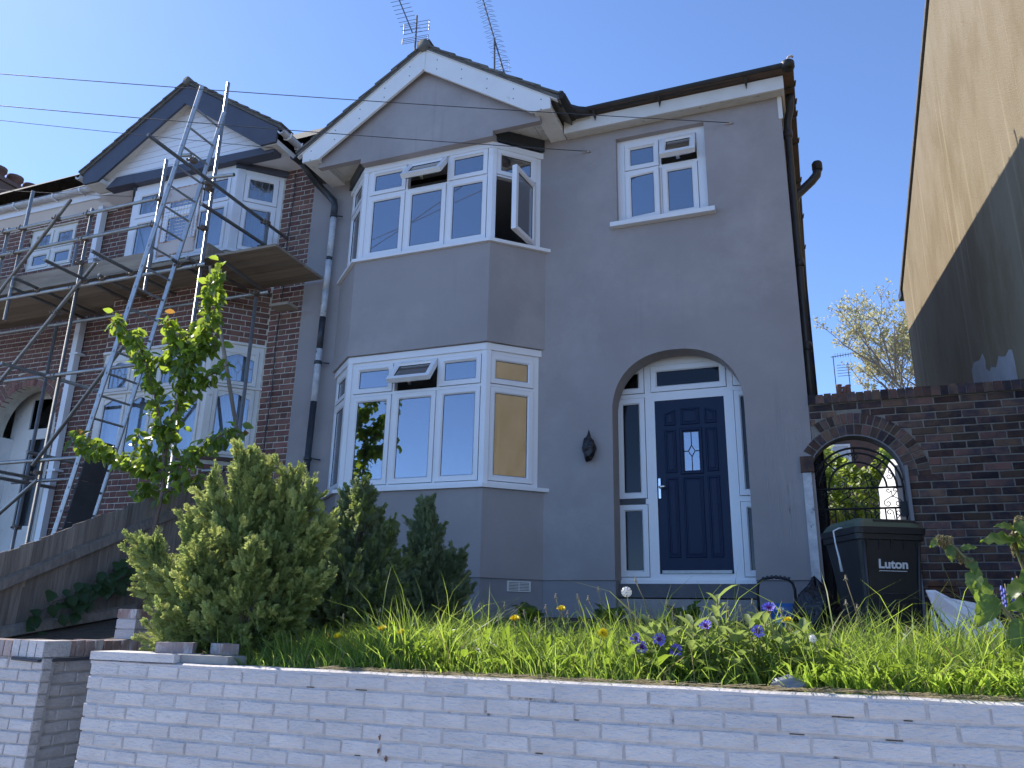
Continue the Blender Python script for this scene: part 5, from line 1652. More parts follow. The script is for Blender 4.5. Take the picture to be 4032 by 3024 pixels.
rope = MB().path([(0.22, BYF + 0.22, 2.385), (0.14, BYF + 0.17, 2.374), (0.098, BYF + 0.145, 2.35), (0.105, BYF + 0.14, 2.25), (0.122, BYF + 0.15, 2.14), (0.132, BYF + 0.155, 2.04)], [0.006, 0.006, 0.006, 0.006, 0.008, 0.011], 6)
bn.rotation_euler = (0, 0, math.radians(27))
bn.scale = (1.1, 1, 1)
tag(rope.build('cord', 'paper', None, True), 'white cord hanging from the lid of the wheelie bin', 'cord')


# ------------------------------------------------------------------ odds and ends by the house
def blob(name, c, rx, ry, rz, m, seed, amp=0.22, nu=22, nv=16, flat=0.0, label=None, cat=None, spike=0.0):
    r = random.Random(seed)
    ph = [(r.uniform(2, 9), r.uniform(2, 9), r.uniform(0, 6.3), r.uniform(0.3, 1)) for _ in range(9)]
    vs, fs = [], []
    for j in range(nv + 1):
        v = math.pi * j / nv
        for i in range(nu):
            u = 2 * math.pi * i / nu
            d = 1 + amp * sum(k * math.sin(a * u + b * v + p) for a, b, p, k in [(round(a_), b_, p_, k_) for a_, b_, p_, k_ in ph]) / 3.2
            x, y, z = math.sin(v) * math.cos(u) * d, math.sin(v) * math.sin(u) * d, math.cos(v) * d
            if z > 0: z += spike * max(0, 1 - math.hypot(x, y) * 2.2)
            vs.append((c[0] + rx * x, c[1] + ry * y, c[2] + rz * (max(z, -flat) if flat else z)))
    fs = [(j * nu + i, (j + 1) * nu + i, (j + 1) * nu + (i + 1) % nu, j * nu + (i + 1) % nu) for j in range(nv) for i in range(nu)]
    o = MB().add(vs, fs).build(name, m, None, True)
    return tag(o, label, cat)


blob('rubbish_sack', (-0.08, 7.40, 1.72), 0.19, 0.18, 0.22, 'sackblack', 5, 0.20, 30, 22, 0.75, 'full black rubbish sack slumped between the wheelie bin and the house', 'sack', 0.35)
lampbag = blob('covered_wall_light', (-2.302, 8.245, 3.47), 0.072, 0.06, 0.125, 'sackblack', 8, 0.22, 20, 18, 0, 'wall light wrapped in black plastic left of the front door', 'lamp', 0.55)
blob('crumpled_plastic', (-0.185, 3.90, 1.372), 0.07, 0.05, 0.03, 'greyplastic', 12, 0.35, 24, 14, 0.6, 'crumpled grey plastic scrap lying on the front garden wall', 'litter', 0.2)
# folding trolley frame with a blue crate on it
tl = thing('folding_trolley', 'black folding trolley frame standing under the wall right of the door step', 'trolley', (-0.42, 7.8, 1.62))
MB().path([(-0.585, 7.8, 1.60), (-0.582, 7.8, 1.95), (-0.57, 7.8, 2.01), (-0.53, 7.8, 2.045), (-0.42, 7.8, 2.062), (-0.32, 7.8, 2.045), (-0.275, 7.8, 2.01), (-0.258, 7.8, 1.95), (-0.255, 7.8, 1.60)], 0.012, 8).build('handle_frame', 'iron', tl, True)
for i in range(7):
    x_ = -0.535 + i * 0.037
    MB().tube((x_, 7.8, 2.045 + 0.017 * math.sin(math.pi * (i + 0.2) / 6.4)), (x_ + 0.022, 7.8, 2.045 + 0.017 * math.sin(math.pi * (i + 0.8) / 6.4)), 0.018, 8).build('grip_band', 'pipeblack', tl)
MB().box(-0.60, -0.24, 7.52, 7.81, 1.59, 1.615).build('foot_plate', 'iron', tl)
cr = thing('plastic_crate', 'blue plastic crate with white labels on the folding trolley', 'crate', (-0.39, 7.6, 1.62))
loft([ring(1.617, 0.13, 7.53, 7.75, 0.02, -0.385), ring(1.74, 0.145, 7.515, 7.765, 0.02, -0.385), ring(1.742, 0.152, 7.508, 7.772, 0.02, -0.385), ring(1.80, 0.154, 7.506, 7.774, 0.02, -0.385)]).build('tub', 'blueplastic', cr)
loft([ring(1.801, 0.12, 7.54, 7.74, 0.02, -0.385), ring(1.823, 0.11, 7.55, 7.73, 0.02, -0.385)]).build('lid', 'blueplastic', cr)
MB().box(-0.42, -0.36, 7.5085, 7.511, 1.66, 1.71).build('label_patch', 'paper', cr)
MB().box(-0.42, -0.35, 7.503, 7.505, 1.765, 1.785).build('label_patch', 'paper', cr)
# broken white board leaning by the bin
wb = thing('white_board', 'broken white laminated board lying beside the wheelie bin', 'board', (0.85, 6.2, 1.5))
def slab(P, th, n_, name, m, parent):
    P = [Vector(p) for p in P]
    nn = (P[1] - P[0]).cross(P[2] - P[0]).normalized() * th
    k = len(P)
    vs = P + [p + nn for p in P]
    MB().add(vs, [tuple(range(k - 1, -1, -1)), tuple(range(k, 2 * k))] + [(i, (i + 1) % k, (i + 1) % k + k, i + k) for i in range(k)]).build(name, m, parent)


slab([(0.66, 6.10, 1.76), (0.80, 6.02, 1.47), (1.12, 6.02, 1.47), (1.06, 6.25, 1.68), (0.95, 6.40, 1.80), (0.81, 6.42, 1.83), (0.72, 6.42, 1.885), (0.66, 6.42, 1.885)], 0.016, 1, 'panel', 'paper', wb)
slab([(0.645, 6.09, 1.755), (0.645, 6.06, 1.47), (0.80, 6.0, 1.46)], 0.016, 1, 'broken_edge', 'boardedge', wb)
bs = thing('tile_stack', 'stack of old clay bricks and tiles against the dark brick wall', 'bricks', (0.92, 7.7, 1.62))
for i in range(9):
    o_ = R.uniform(-0.015, 0.015)
    MB().box(0.81 + o_, 1.02 + o_, 7.58 + o_, 7.75, 1.62 + i * 0.044, 1.658 + i * 0.044).build('tile', 'brickdark' if i < 6 else 'claypot', bs)
# loose bricks on the left end of the wall
for k, (x_, y_, z_, a_, lb) in enumerate(((-3.64, 3.90, WT + 0.053, 0.5, 'loose worn brick lying on the raised left end of the front wall'), (-3.36, 3.99, WT + 0.052, -0.55, 'tilted red brick lying beside the big conifer on the front wall'))):
    o = MB().box(-0.105, 0.105, -0.05, 0.05, 0, 0.06).build('loose_brick', 'brickworn')
    o.matrix_basis = Matrix.Translation((x_, y_, z_)) @ Matrix.Rotation(a_, 4, 'Z')
    tag(o, lb, 'brick')
# low painted steps behind the conifers
lw_ = thing('low_painted_wall', 'low white painted brick wall behind the conifers', 'wall', (-4.8, 6.5, 1.5))
for i in range(4):
    for j in range(3):
        x0 = -5.1 + j * 0.225 + (0.11 if i % 2 else 0)
        MB().box(x0, x0 + 0.214, 6.45, 6.55, 1.53 + i * 0.076, 1.597 + i * 0.076).build('brick', 'brickworn' if i == 3 else 'brickwhite', lw_)
MB().box(-5.1, -4.4, 6.457, 6.545, 1.5, 1.83).build('wall_core', 'mortarwhite', lw_)

# ------------------------------------------------------------------ what shows behind the gate and above the wall
ww = MB().add([(1.24, 14.3, 1.6), (1.22, 18.6, 1.6), (1.50, 18.6, 1.6), (1.52, 14.3, 1.6), (1.24, 14.3, 4.25), (1.22, 18.6, 4.5), (1.50, 18.6, 4.5), (1.52, 14.3, 4.25), (1.24, 14.75, 4.44), (1.52, 14.75, 4.44)],
              [(0, 1, 5, 8, 4), (3, 7, 9, 6, 2), (0, 4, 7, 3), (4, 8, 9, 7), (8, 5, 6, 9), (1, 2, 6, 5)])
tag(ww.build('whitewashed_wall', 'whitewash'), 'sunlit whitewashed wall seen through the iron gate', 'wall')
rb = thing('rear_building', 'dark brick building with a pale window far behind the gate', 'building', (2.0, 27.0, 1.6))
MB().box(-3.0, 7.0, 26.5, 33.0, 1.0, 8.05).build('wall', 'farbrick', rb)
for x0, x1 in ((0.55, 1.12), (2.4, 3.2)):
    wn = MB().plate(Frame((0, 26.44, 0), (1, 0)), x0, x1, 5.9, 7.25, [(x0 + 0.07, x1 - 0.07, 5.97, 7.18)], -0.06, 0).build('window', 'upvc', rb)
    MB().box(x0 + 0.072, x1 - 0.072, 26.46, 26.47, 5.972, 7.178).build('pane', 'net', wn)
rc = thing('distant_chimney', 'distant chimney with red clay pots above the brick coping', 'chimney', (1.65, 40.0, 3.0))
MB().box(1.30, 1.98, 39.7, 40.3, 3.0, 12.55).build('stack', 'farbrick', rc)
for x_, h_ in ((1.48, 0.55), (1.72, 0.42), (1.88, 0.5)):
    MB().lathe([(0.13, 0), (0.11, h_ - 0.1), (0.14, h_ - 0.06), (0.14, h_), (0.1, h_)], (x_, 40.0, 12.55), 10).build('chimney_pot', 'claypot', rc, True)
for k, (x_, zt, lb) in enumerate(((1.35, 14.6, 'distant aerial mast with one horizontal boom above the far chimney'), (1.98, 14.2, 'distant stubby aerial with stacked rods above the far chimney'))):
    da = thing('distant_aerial', lb, 'aerial', (x_, 40.0, 12.4))
    MB().tube((x_, 40.0, 12.0), (x_, 40.0, zt), 0.025, 5).build('mast', 'antenna', da)
    if k == 0:
        MB().tube((x_ - 0.1, 40, zt - 0.05), (x_ + 1.0, 40, zt + 0.05), 0.02, 5).build('boom', 'antenna', da)
        for i in range(8):
            MB().tube((x_ + 0.1 + i * 0.12, 40, zt - 0.1), (x_ + 0.1 + i * 0.12, 40, zt + 0.12), 0.012, 4).build('element', 'antenna', da)
    else:
        for i in range(5):
            MB().tube((x_ - 0.5, 40, zt - 0.1 - i * 0.14), (x_ + 0.1, 40, zt - 0.1 - i * 0.14), 0.014, 4).build('element', 'antenna', da)

# ------------------------------------------------------------------ planting
LEAF_V = [(0, 0, 0), (0.22, 0.36, 0.10), (0.22, 0, 0.0), (0.22, -0.36, 0.10), (0.52, 0.5, 0.10), (0.52, 0, -0.03), (0.52, -0.5, 0.10), (0.8, 0.3, 0.0), (0.8, 0, -0.09), (0.8, -0.3, 0.0), (1, 0, -0.2)]
LEAF_F = [(0, 2, 1), (0, 3, 2), (1, 2, 5, 4), (2, 3, 6, 5), (4, 5, 8, 7), (5, 6, 9, 8), (7, 8, 10), (8, 9, 10)]


def basis(d, n):
    d = Vector(d).normalized()
    n = Vector(n)
    n = (n - d * n.dot(d))
    n = n.normalized() if n.length > 1e-5 else d.orthogonal().normalized()
    s = n.cross(d)
    return Matrix(((d.x, s.x, n.x, 0), (d.y, s.y, n.y, 0), (d.z, s.z, n.z, 0), (0, 0, 0, 1)))


def leaf_matrix(p, d, n, L, W):
    return Matrix.Translation(p) @ basis(d, n) @ Matrix.Diagonal((L, W, L, 1))


def leaf_into(mb, p, d, n, L, W):
    mw = leaf_matrix(p, d, n, L, W)
    mb.add([mw @ Vector(v) for v in LEAF_V], LEAF_F)


def rv(r, s=1.0):
    return Vector((r.uniform(-s, s), r.uniform(-s, s), r.uniform(-s, s)))


# ---- grass: blades in clumps over the garden strip
def shaded_left(x):
    return x < -2.55


gr = random.Random(21)
gA, gD, gK, gP = MB(), MB(), MB(), MB()


def blade(mb, x, y, z, h, w_, az, bend, face):
    dx, dy = math.cos(az), math.sin(az)
    sx, sy = -math.sin(face), math.cos(face)
    pts = []
    for t, wt in ((0, 0.8), (0.35, 1.0), (0.7, 0.75), (1.0, 0.0)):
        off = bend * h * t * t
        zz = z + h * (t - 0.42 * bend * t * t * t)
        pts.append((x + dx * off, y + dy * off, zz, w_ * wt))
    vs = []
    for px, py, pz, wd in pts[:3]:
        vs += [(px - sx * wd, py - sy * wd, pz), (px + sx * wd, py + sy * wd, pz)]
    vs.append(pts[3][:3])
    mb.add(vs, [(0, 1, 3, 2), (2, 3, 5, 4), (4, 5, 6)])


clumps = [(gr.uniform(-3.4, 2.2), 3.9 + abs(gr.gauss(0, 0.75)), gr.uniform(0.08, 0.3), gr.choice((0.55, 0.8, 1.0, 1.15, 1.5)), gr.uniform(0, 6.28)) for _ in range(300)]
for _ in range(31000):
    if gr.random() < 0.75:
        cx, cy, cs, ch, ca = clumps[int(gr.random() * len(clumps))]
        x, y = cx + gr.gauss(0, cs), cy + gr.gauss(0, cs * 0.6)
        az = math.atan2(y - cy, x - cx) + gr.gauss(0, 0.7)
    else:
        x, y, ch, az = gr.uniform(-3.4, 2.2), 3.9 + abs(gr.gauss(0, 1.0)), gr.uniform(0.6, 1.1), gr.uniform(0, 6.28)
    if y < 3.86 or y > 7.8:
        continue
    h = ch * (gr.uniform(0.11, 0.30) if not shaded_left(x) else gr.uniform(0.08, 0.20))
    if y < 4.0: h *= 0.75
    if y > 5.6: h *= 0.6
    if gr.random() < 0.05: h *= 1.6
    bend = gr.uniform(0.15, 1.1)
    pk = gr.random()
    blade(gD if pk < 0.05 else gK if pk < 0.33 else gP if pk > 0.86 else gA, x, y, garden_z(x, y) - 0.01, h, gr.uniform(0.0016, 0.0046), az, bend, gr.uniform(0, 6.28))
# coarse drooping grass over the wall edge on the right
for _ in range(330):
    x, y = gr.uniform(-0.2, 1.4), gr.uniform(3.9, 4.15)
    blade(gA, x, y, garden_z(x, y) - 0.01, gr.uniform(0.17, 0.27), gr.uniform(0.004, 0.0075), gr.uniform(-2.6, -0.5), gr.uniform(0.7, 1.3), gr.uniform(-0.6, 0.6) + 1.57)
for _ in range(380):
    x, y = gr.uniform(-2.9, -2.2), gr.uniform(4.1, 4.7)
    blade(gA, x, y, garden_z(x, y) - 0.01, gr.uniform(0.22, 0.36), gr.uniform(0.002, 0.004), gr.gauss(math.pi * 0.9, 0.9), gr.uniform(0.6, 1.3), gr.uniform(0, 6.28))
for mb, nm, m_, lb in ((gK, 'dark_grass', 'grassdark', 'darker green blades low in the long grass'), (gP, 'pale_grass', 'grasspale', 'pale green blades in the long grass'), (gA, 'grass', 'grass', 'long uncut green grass growing behind the white front wall'), (gD, 'dry_grass', 'grassdry', 'dry straw coloured blades scattered through the grass')):
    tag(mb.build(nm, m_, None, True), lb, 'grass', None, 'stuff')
# broad weeds low in the grass
wd_ = MB()
for _ in range(1100):
    x, y = gr.uniform(-2.6, 2.0), 3.93 + abs(gr.gauss(0, 0.8))
    if y > 8.1: continue
    d = Vector((gr.uniform(-1, 1), gr.uniform(-1, 1), gr.uniform(0.1, 1.1)))
    leaf_into(wd_, (x, y, garden_z(x, y) + gr.uniform(0, 0.12)), d, Vector((0, 0, 1)) + rv(gr, 0.4), gr.uniform(0.06, 0.17), gr.uniform(0.025, 0.06))
tag(wd_.build('broad_leaved_weeds', 'dockleaf', None, True), 'broad leaved weeds among the grass', 'weeds', None, 'stuff')
stw = MB()
for _ in range(700):
    x, y = gr.uniform(-2.6, 1.6), 3.79 + abs(gr.gauss(0, 0.05))
    a = gr.gauss(0, 0.5)
    L_ = gr.uniform(0.03, 0.12)
    z = WT + 0.006 + gr.uniform(0, 0.012)
    stw.tube((x, y, z), (x + L_ * math.cos(a), y + L_ * 0.4 * math.sin(a), z + gr.uniform(-0.004, 0.012)), 0.0014, 3, caps=False)
tag(stw.build('straw_litter', 'straw'), 'dead straw lying along the top of the front wall', 'straw', None, 'stuff')


# ---- conifers
def spray(mb, p, d, n, L, r):
    """flat feathery spray: a stalk with side twigs, each a thin tapering blade"""
    mw = Matrix.Translation(p) @ basis(d, n)
    vs, fs = [], []

    def strip(x0, y0, x1, y1, w_, sag):
        o = len(vs)
        dx, dy = x1 - x0, y1 - y0
        l = math.hypot(dx, dy) or 1
        px, py = -dy / l * w_, dx / l * w_
        xm, ym = (x0 + x1) / 2, (y0 + y1) / 2
        vs.extend([(x0 - px * 0.5, y0 - py * 0.5, 0), (x0 + px * 0.5, y0 + py * 0.5, 0), (xm + px, ym + py, sag * 0.5 - 0.004), (xm - px, ym - py, sag * 0.5 + 0.004), (x1, y1, sag)])
        fs.extend([(o, o + 1, o + 2, o + 3), (o + 3, o + 2, o + 4)])
    strip(0, 0, L, 0, 0.004, -0.02 * L)
    k = 6
    for i in range(k):
        t = 0.15 + 0.72 * i / k
        for s in (-1, 1):
            l2 = L * (0.52 - 0.36 * t) * r.uniform(0.8, 1.2)
            a = s * r.uniform(0.55, 0.95)
            x1, y1 = L * t + l2 * math.cos(a), l2 * math.sin(a)
            strip(L * t, 0, x1, y1, 0.0038, r.uniform(-0.01, 0.02))
            if l2 > L * 0.2:
                for q in (0.45, 0.75):
                    l3 = l2 * 0.42
                    b = a * 0.2
                    xq, yq = L * t + (x1 - L * t) * q, y1 * q
                    strip(xq, yq, xq + l3 * math.cos(b), yq + l3 * math.sin(b) + s * 0.004, 0.0036, r.uniform(-0.008, 0.012))
    mb.add([mw @ Vector(v) for v in vs], fs)


def conifer(label, base, leaders, dens, seed, mats, size=0.13):
    r = random.Random(seed)
    th_ = thing('conifer', label, 'conifer', base, 'conifers in the front garden')
    wood, fol, tip = MB(), MB(), MB()
    for b, t, rad in leaders:
        b, t = Vector(b), Vector(t)
        t = b + (t - b) * 0.855
        ax = t - b
        wood.path([b, b.lerp(t, 0.5) + rv(r, 0.02), b.lerp(t, 0.93)], [0.018, 0.011, 0.003], 6)
        H = ax.length
        x = ax.cross(Vector((0, 1, 0.01))).normalized()
        y = ax.cross(x).normalized()
        n = max(6, int(dens * rad * H / 7.5))
        for _ in range(n):
            u = r.random() ** 0.85
            rr = rad * min(1.0, (u + 0.10) * 3.2) ** 0.6 * (1 - u) ** 0.62 * 1.12
            a = r.uniform(0, 2 * math.pi)
            shell = r.random() ** 0.5
            rr2 = rr * (0.15 + 0.85 * shell) * (1 + 0.2 * math.sin(a * 3 + u * 11 + seed))
            out = x * math.cos(a) + y * math.sin(a)
            # one plume: sprays set round a short shoot that points out and up
            pl = size * r.uniform(1.0, 2.1)
            d = (out * (0.85 - 0.5 * u) + ax.normalized() * (0.6 + 0.8 * u) + rv(r, 0.3)).normalized()
            p = b + ax * u + out * max(0.0, rr2 - size * 0.9)
            wood.tube(p - d * 0.05, p + d * pl * 0.7, 0.0028, 3, caps=False)
            e1 = d.orthogonal().normalized()
            e2 = d.cross(e1)
            m_ = 10
            for k in range(m_):
                t_ = k / (m_ - 1)
                g = k * 2.4 + a
                sd = e1 * math.cos(g) + e2 * math.sin(g)
                dd = d + sd * (0.75 - 0.6 * t_) + rv(r, 0.12)
                L = size * r.uniform(0.55, 0.95) * (1.0 - 0.3 * t_)
                spray(tip if (shell > 0.5 and t_ > 0.45 and r.random() < 0.7) else fol, p + d * (pl * 0.8 * t_), dd, sd.cross(d) + d * 0.1 + rv(r, 0.5), L, r)
    wood.build('branches', 'bark', th_)
    o = fol.build('foliage', mats[0], th_)
    o['kind'] = 'stuff'
    o = tip.build('foliage_tips', mats[1], th_)
    o['kind'] = 'stuff'
    return th_


conifer('large golden green conifer with several leaders at the left end of the front wall', (-3.7, 4.42, 1.36),
        [((-3.70, 4.45, 1.34), (-3.70, 4.40, 2.76), 0.46), ((-3.55, 4.5, 1.40), (-3.36, 4.48, 2.60), 0.34), ((-3.80, 4.40, 1.36), (-4.50, 4.36, 2.0), 0.30), ((-3.78, 4.42, 1.40), (-4.14, 4.40, 2.27), 0.30),
         ((-3.55, 4.45, 1.40), (-3.02, 4.42, 2.24), 0.30), ((-3.52, 4.4, 1.36), (-3.00, 4.36, 1.86), 0.24), ((-3.66, 4.4, 1.9), (-3.56, 4.38, 2.62), 0.16), ((-3.74, 4.4, 1.9), (-3.93, 4.36, 2.5), 0.17), ((-3.4, 4.45, 1.8), (-3.16, 4.42, 2.40), 0.16), ((-3.8, 4.3, 1.6), (-4.32, 4.2, 2.06), 0.16), ((-3.72, 4.30, 1.34), (-3.78, 4.16, 1.98), 0.34), ((-3.45, 4.30, 1.34), (-3.38, 4.18, 1.95), 0.30)], 2700, 3, ('conifer', 'conifertip'), 0.14)
conifer('shade-muted green conifer in front of the bay, middle of the three', (-3.44, 5.5, 1.44), [((-3.44, 5.5, 1.42), (-3.43, 5.5, 2.68), 0.54), ((-3.5, 5.5, 1.45), (-3.80, 5.45, 2.36), 0.32), ((-3.4, 5.5, 1.45), (-3.12, 5.45, 2.30), 0.30), ((-3.5, 5.45, 1.42), (-4.05, 5.3, 2.1), 0.32), ((-3.4, 5.4, 1.42), (-3.02, 5.3, 1.9), 0.24), ((-3.45, 5.5, 1.9), (-3.60, 5.5, 2.55), 0.16)], 2500, 5, ('conifershade', 'conifer'), 0.13)
conifer('shade-muted green conifer nearest the bay wall, rightmost of the three', (-3.32, 6.55, 1.52), [((-3.34, 6.55, 1.5), (-3.41, 6.55, 2.70), 0.44), ((-3.3, 6.5, 1.52), (-3.02, 6.5, 2.16), 0.30), ((-3.3, 6.5, 1.5), (-2.96, 6.4, 1.85), 0.22), ((-3.36, 6.5, 1.5), (-3.70, 6.45, 2.2), 0.28), ((-3.36, 6.5, 1.9), (-3.28, 6.5, 2.48), 0.15)], 2500, 8, ('conifershade', 'conifershade'), 0.13)

# ---- young cherry tree by the fence
ct = thing('cherry_sapling', 'young cherry tree with bright backlit leaves beside the wooden fence', 'tree', (-6.16, 6.05, 1.5))
cr_ = random.Random(14)
CY = 6.05
br = [([(-6.17, 1.45), (-6.15, 1.9), (-6.135, 2.39), (-6.09, 2.80), (-6.14, 3.14)], 0.026, 0.020, 0),
      ([(-6.14, 3.14), (-6.20, 3.45), (-6.32, 3.8), (-6.45, 4.1), (-6.62, 4.42), (-6.98, 4.72)], 0.016, 0.005, 1),
      ([(-6.14, 3.14), (-6.08, 3.5), (-6.06, 3.82), (-6.10, 4.2), (-6.25, 4.50), (-6.36, 4.68)], 0.016, 0.005, 1),
      ([(-6.07, 3.85), (-5.95, 4.15), (-5.80, 4.38), (-5.72, 4.62), (-5.68, 4.88), (-5.63, 5.14)], 0.012, 0.004, 1.35),
      ([(-6.12, 2.98), (-6.45, 3.06), (-6.75, 3.18), (-7.08, 3.30), (-7.40, 3.45)], 0.013, 0.005, 1.2),
      ([(-6.10, 2.92), (-5.90, 3.08), (-5.65, 3.22), (-5.40, 3.34), (-5.24, 3.40)], 0.013, 0.005, 1.2),
      ([(-6.08, 3.8), (-5.85, 3.92), (-5.62, 4.02), (-5.50, 4.08)], 0.009, 0.004, 0.9),
      ([(-6.45, 4.1), (-6.30, 4.32), (-6.12, 4.46), (-5.92, 4.62), (-5.86, 4.72)], 0.009, 0.004, 1.5),
      ([(-6.14, 3.0), (-6.30, 3.12), (-6.42, 3.30), (-6.52, 3.42)], 0.009, 0.004, 1.2),
      ([(-6.12, 2.75), (-5.95, 2.85), (-5.75, 2.90), (-5.62, 2.92)], 0.009, 0.004, 0.9),
      ([(-6.13, 2.8), (-6.35, 2.86), (-6.50, 2.82)], 0.008, 0.004, 0.9),
      ([(-6.10, 4.15), (-5.98, 4.28), (-5.80, 4.36), (-5.74, 4.3)], 0.008, 0.004, 1.2),
      ([(-6.50, 4.2), (-6.72, 4.28), (-6.86, 4.40)], 0.008, 0.004, 1.2)]
lf = []
wood = MB()
for pts, r0, r1, dn in br:
    yo = cr_.uniform(-0.22, 0.22) if dn else 0
    P = [Vector((x, CY + yo * i / max(1, len(pts) - 1), z)) for i, (x, z) in enumerate(pts)]
    k = len(P)
    wood.path(P, [r0 + (r1 - r0) * i / (k - 1) for i in range(k)], 7)
    if not dn: continue
    for i in range(k - 1):
        seg = P[i + 1] - P[i]
        n_ = int(seg.length * 125 * dn)
        for _ in range(n_):
            t = cr_.random()
            if i == 0 and t < 0.3: continue
            q = P[i] + seg * t + rv(cr_, 0.075)
            d = Vector((cr_.uniform(-0.8, 0.8), cr_.uniform(-0.8, 0.8), cr_.uniform(-1.2, 0.15)))
            lf.append((q, d, Vector((0, -0.6, 0.5)) + rv(cr_, 0.8), cr_.uniform(0.075, 0.135), i == k - 2 and t > 0.75))
wood.build('trunk_and_branches', 'bark', ct, True)
rest = MB()
lm_ = [MB().add([(x, y * 0.62, z * (0.8 + 0.25 * v)) for x, y, z in LEAF_V], LEAF_F).mesh('leaf', 'cherryleaf', True) for v in range(3)]
lt_ = MB().add([(x, y * 0.55, z) for x, y, z in LEAF_V], LEAF_F).mesh('leaf', 'cherrytip', True)
cr_.shuffle(lf)
for i, (q, d, n_, L, tipf) in enumerate(lf):
    if i < 300:
        put('leaf', lt_ if tipf and cr_.random() < 0.5 else lm_[i % 3], ct, leaf_matrix(q, d, n_, L, L))
    else:
        leaf_into(rest, q, d, n_, L, L * 0.62)
o = rest.build('foliage', 'cherryleaf', ct, True)
o['kind'] = 'stuff'
# vine on the fence
vn = thing('climbing_vine', 'dark broad leaved vine creeping along the wooden fence below the rail', 'vine', (-6.27, 5.6, 1.5))
vr = random.Random(4)
vp = [Vector((-6.25, 5.05 + 0.13 * i, 1.60 + 0.075 * i + 0.03 * math.sin(i * 1.7))) for i in range(9)]
MB().path(vp, 0.006, 5).build('stem', 'bark', vn, True)
for i in range(64):
    q = vp[vr.randrange(9)] + Vector((0.04, vr.uniform(-0.1, 0.1), vr.uniform(-0.14, 0.10)))
    put('leaf', MB().add([(x, y * 0.9, z) for x, y, z in LEAF_V], LEAF_F).mesh('leaf', 'vineleaf', True) if i == 0 else vmesh, vn, leaf_matrix(q, Vector((0.5, vr.uniform(-0.7, 0.3), -0.7 + vr.uniform(-0.3, 0.5))), Vector((1, -0.5, 0.7)) + rv(vr, 0.3), *([vr.uniform(0.08, 0.14)] * 2)))
    if i == 0:
        vmesh = [c for c in vn.children if c.name.startswith('leaf')][0].data


# ---- flowers
fr_ = random.Random(31)
DW = {}


def dandelion_mesh(rad, n, m, seed, up=0.35):
    r = random.Random(seed)
    mb = MB()
    for k in range(n):
        a = r.uniform(0, 6.283)
        el = r.random()
        d = Vector((math.cos(a) * (0.25 + el), math.sin(a) * (0.25 + el), up + 0.7 * (1 - el)))
        L = rad * r.uniform(0.8, 1.1)
        w_ = rad * 0.13
        B = basis(d, Vector((0, 0, 1)) + rv(r, 0.2))
        mb.add([B @ Vector(v) for v in ((0, -w_ * 0.5, 0), (0, w_ * 0.5, 0), (L, w_, 0), (L, -w_, 0))], [(0, 1, 2, 3)])
    return mb.mesh('flower_head', m)


def stalk(parent, base, top, r=0.0028, m='stemgreen', sway=0.03):
    base, top = Vector(base), Vector(top)
    k = rv(fr_, sway)
    k.z = 0
    MB().path([base, base.lerp(top, 0.4) + k, base.lerp(top, 0.75) + k * 0.7, top], [r * 1.3, r * 1.15, r, r * 0.9], 5).build('stem', m, parent, True)


dm = dandelion_mesh(0.028, 110, 'yellowflower', 1)
yel = [((-1.059, 4.020, 1.562), 'large yellow dandelion tilted sideways left of the blue cornflowers'), ((-1.532, 4.020, 1.619), 'upright yellow dandelion in the grass below the air brick'), ((-2.317, 4.020, 1.553), 'yellow dandelion at the left edge of the sunlit grass'),
       ((-2.194, 4.020, 1.534), 'half closed yellow dandelion just right of the leftmost sunlit one'), ((-2.601, 4.020, 1.505), 'yellow dandelion in the shaded grass by the conifers'), ((-0.191, 4.350, 1.635), 'yellow dandelion in front of the rubbish sack'),
       ((-1.383, 4.350, 1.678), 'small yellow dandelion beside the dock leaves by the bay wall')]
for i, ((x, y, z), lb) in enumerate(yel):
    t = thing('dandelion', lb, 'flower', (x, y, garden_z(x, y)), 'yellow dandelions in the grass')
    stalk(t, (x + 0.02, y + 0.02, garden_z(x, y)), (x, y, z))
    tilt_ = Matrix.Rotation(math.radians(70 if i == 0 else fr_.uniform(10, 40)), 4, 'X') @ Matrix.Rotation(math.radians(40 if i == 0 else fr_.uniform(-20, 20)), 4, 'Y')
    put('flower_head', dm, t, Matrix.Translation((x, y, z)) @ tilt_)
cm = MB()
for k in range(260):
    d = rv(fr_).normalized()
    cm.tube(d * 0.004, d * 0.024, 0.0004, 3, caps=False)
    s = d.orthogonal().normalized() * 0.0035
    s2 = d.cross(s)
    c_ = d * 0.024
    cm.add([c_ - s, c_ + s2 * 0.4, c_ + s, c_ - s2 * 0.4], [(0, 1, 2, 3)])
cm = cm.mesh('seed_globe', 'fluff')
for (x, y, z), lb in (((-0.938, 4.04, 1.767), 'round white dandelion clock in front of the door step'), ((-0.074, 4.04, 1.563), 'ragged dandelion clock low in the grass in front of the wheelie bin')):
    t = thing('dandelion_clock', lb, 'flower', (x, y, garden_z(x, y)))
    stalk(t, (x + 0.06, y, garden_z(x, y)), (x, y, z), m='stemgreen')
    put('seed_globe', cm, t, Matrix.Translation((x, y, z)) @ Matrix.Diagonal((1.1, 1.1, 1.1, 1) if z > 1.7 else (0.7, 0.75, 0.8, 1)))
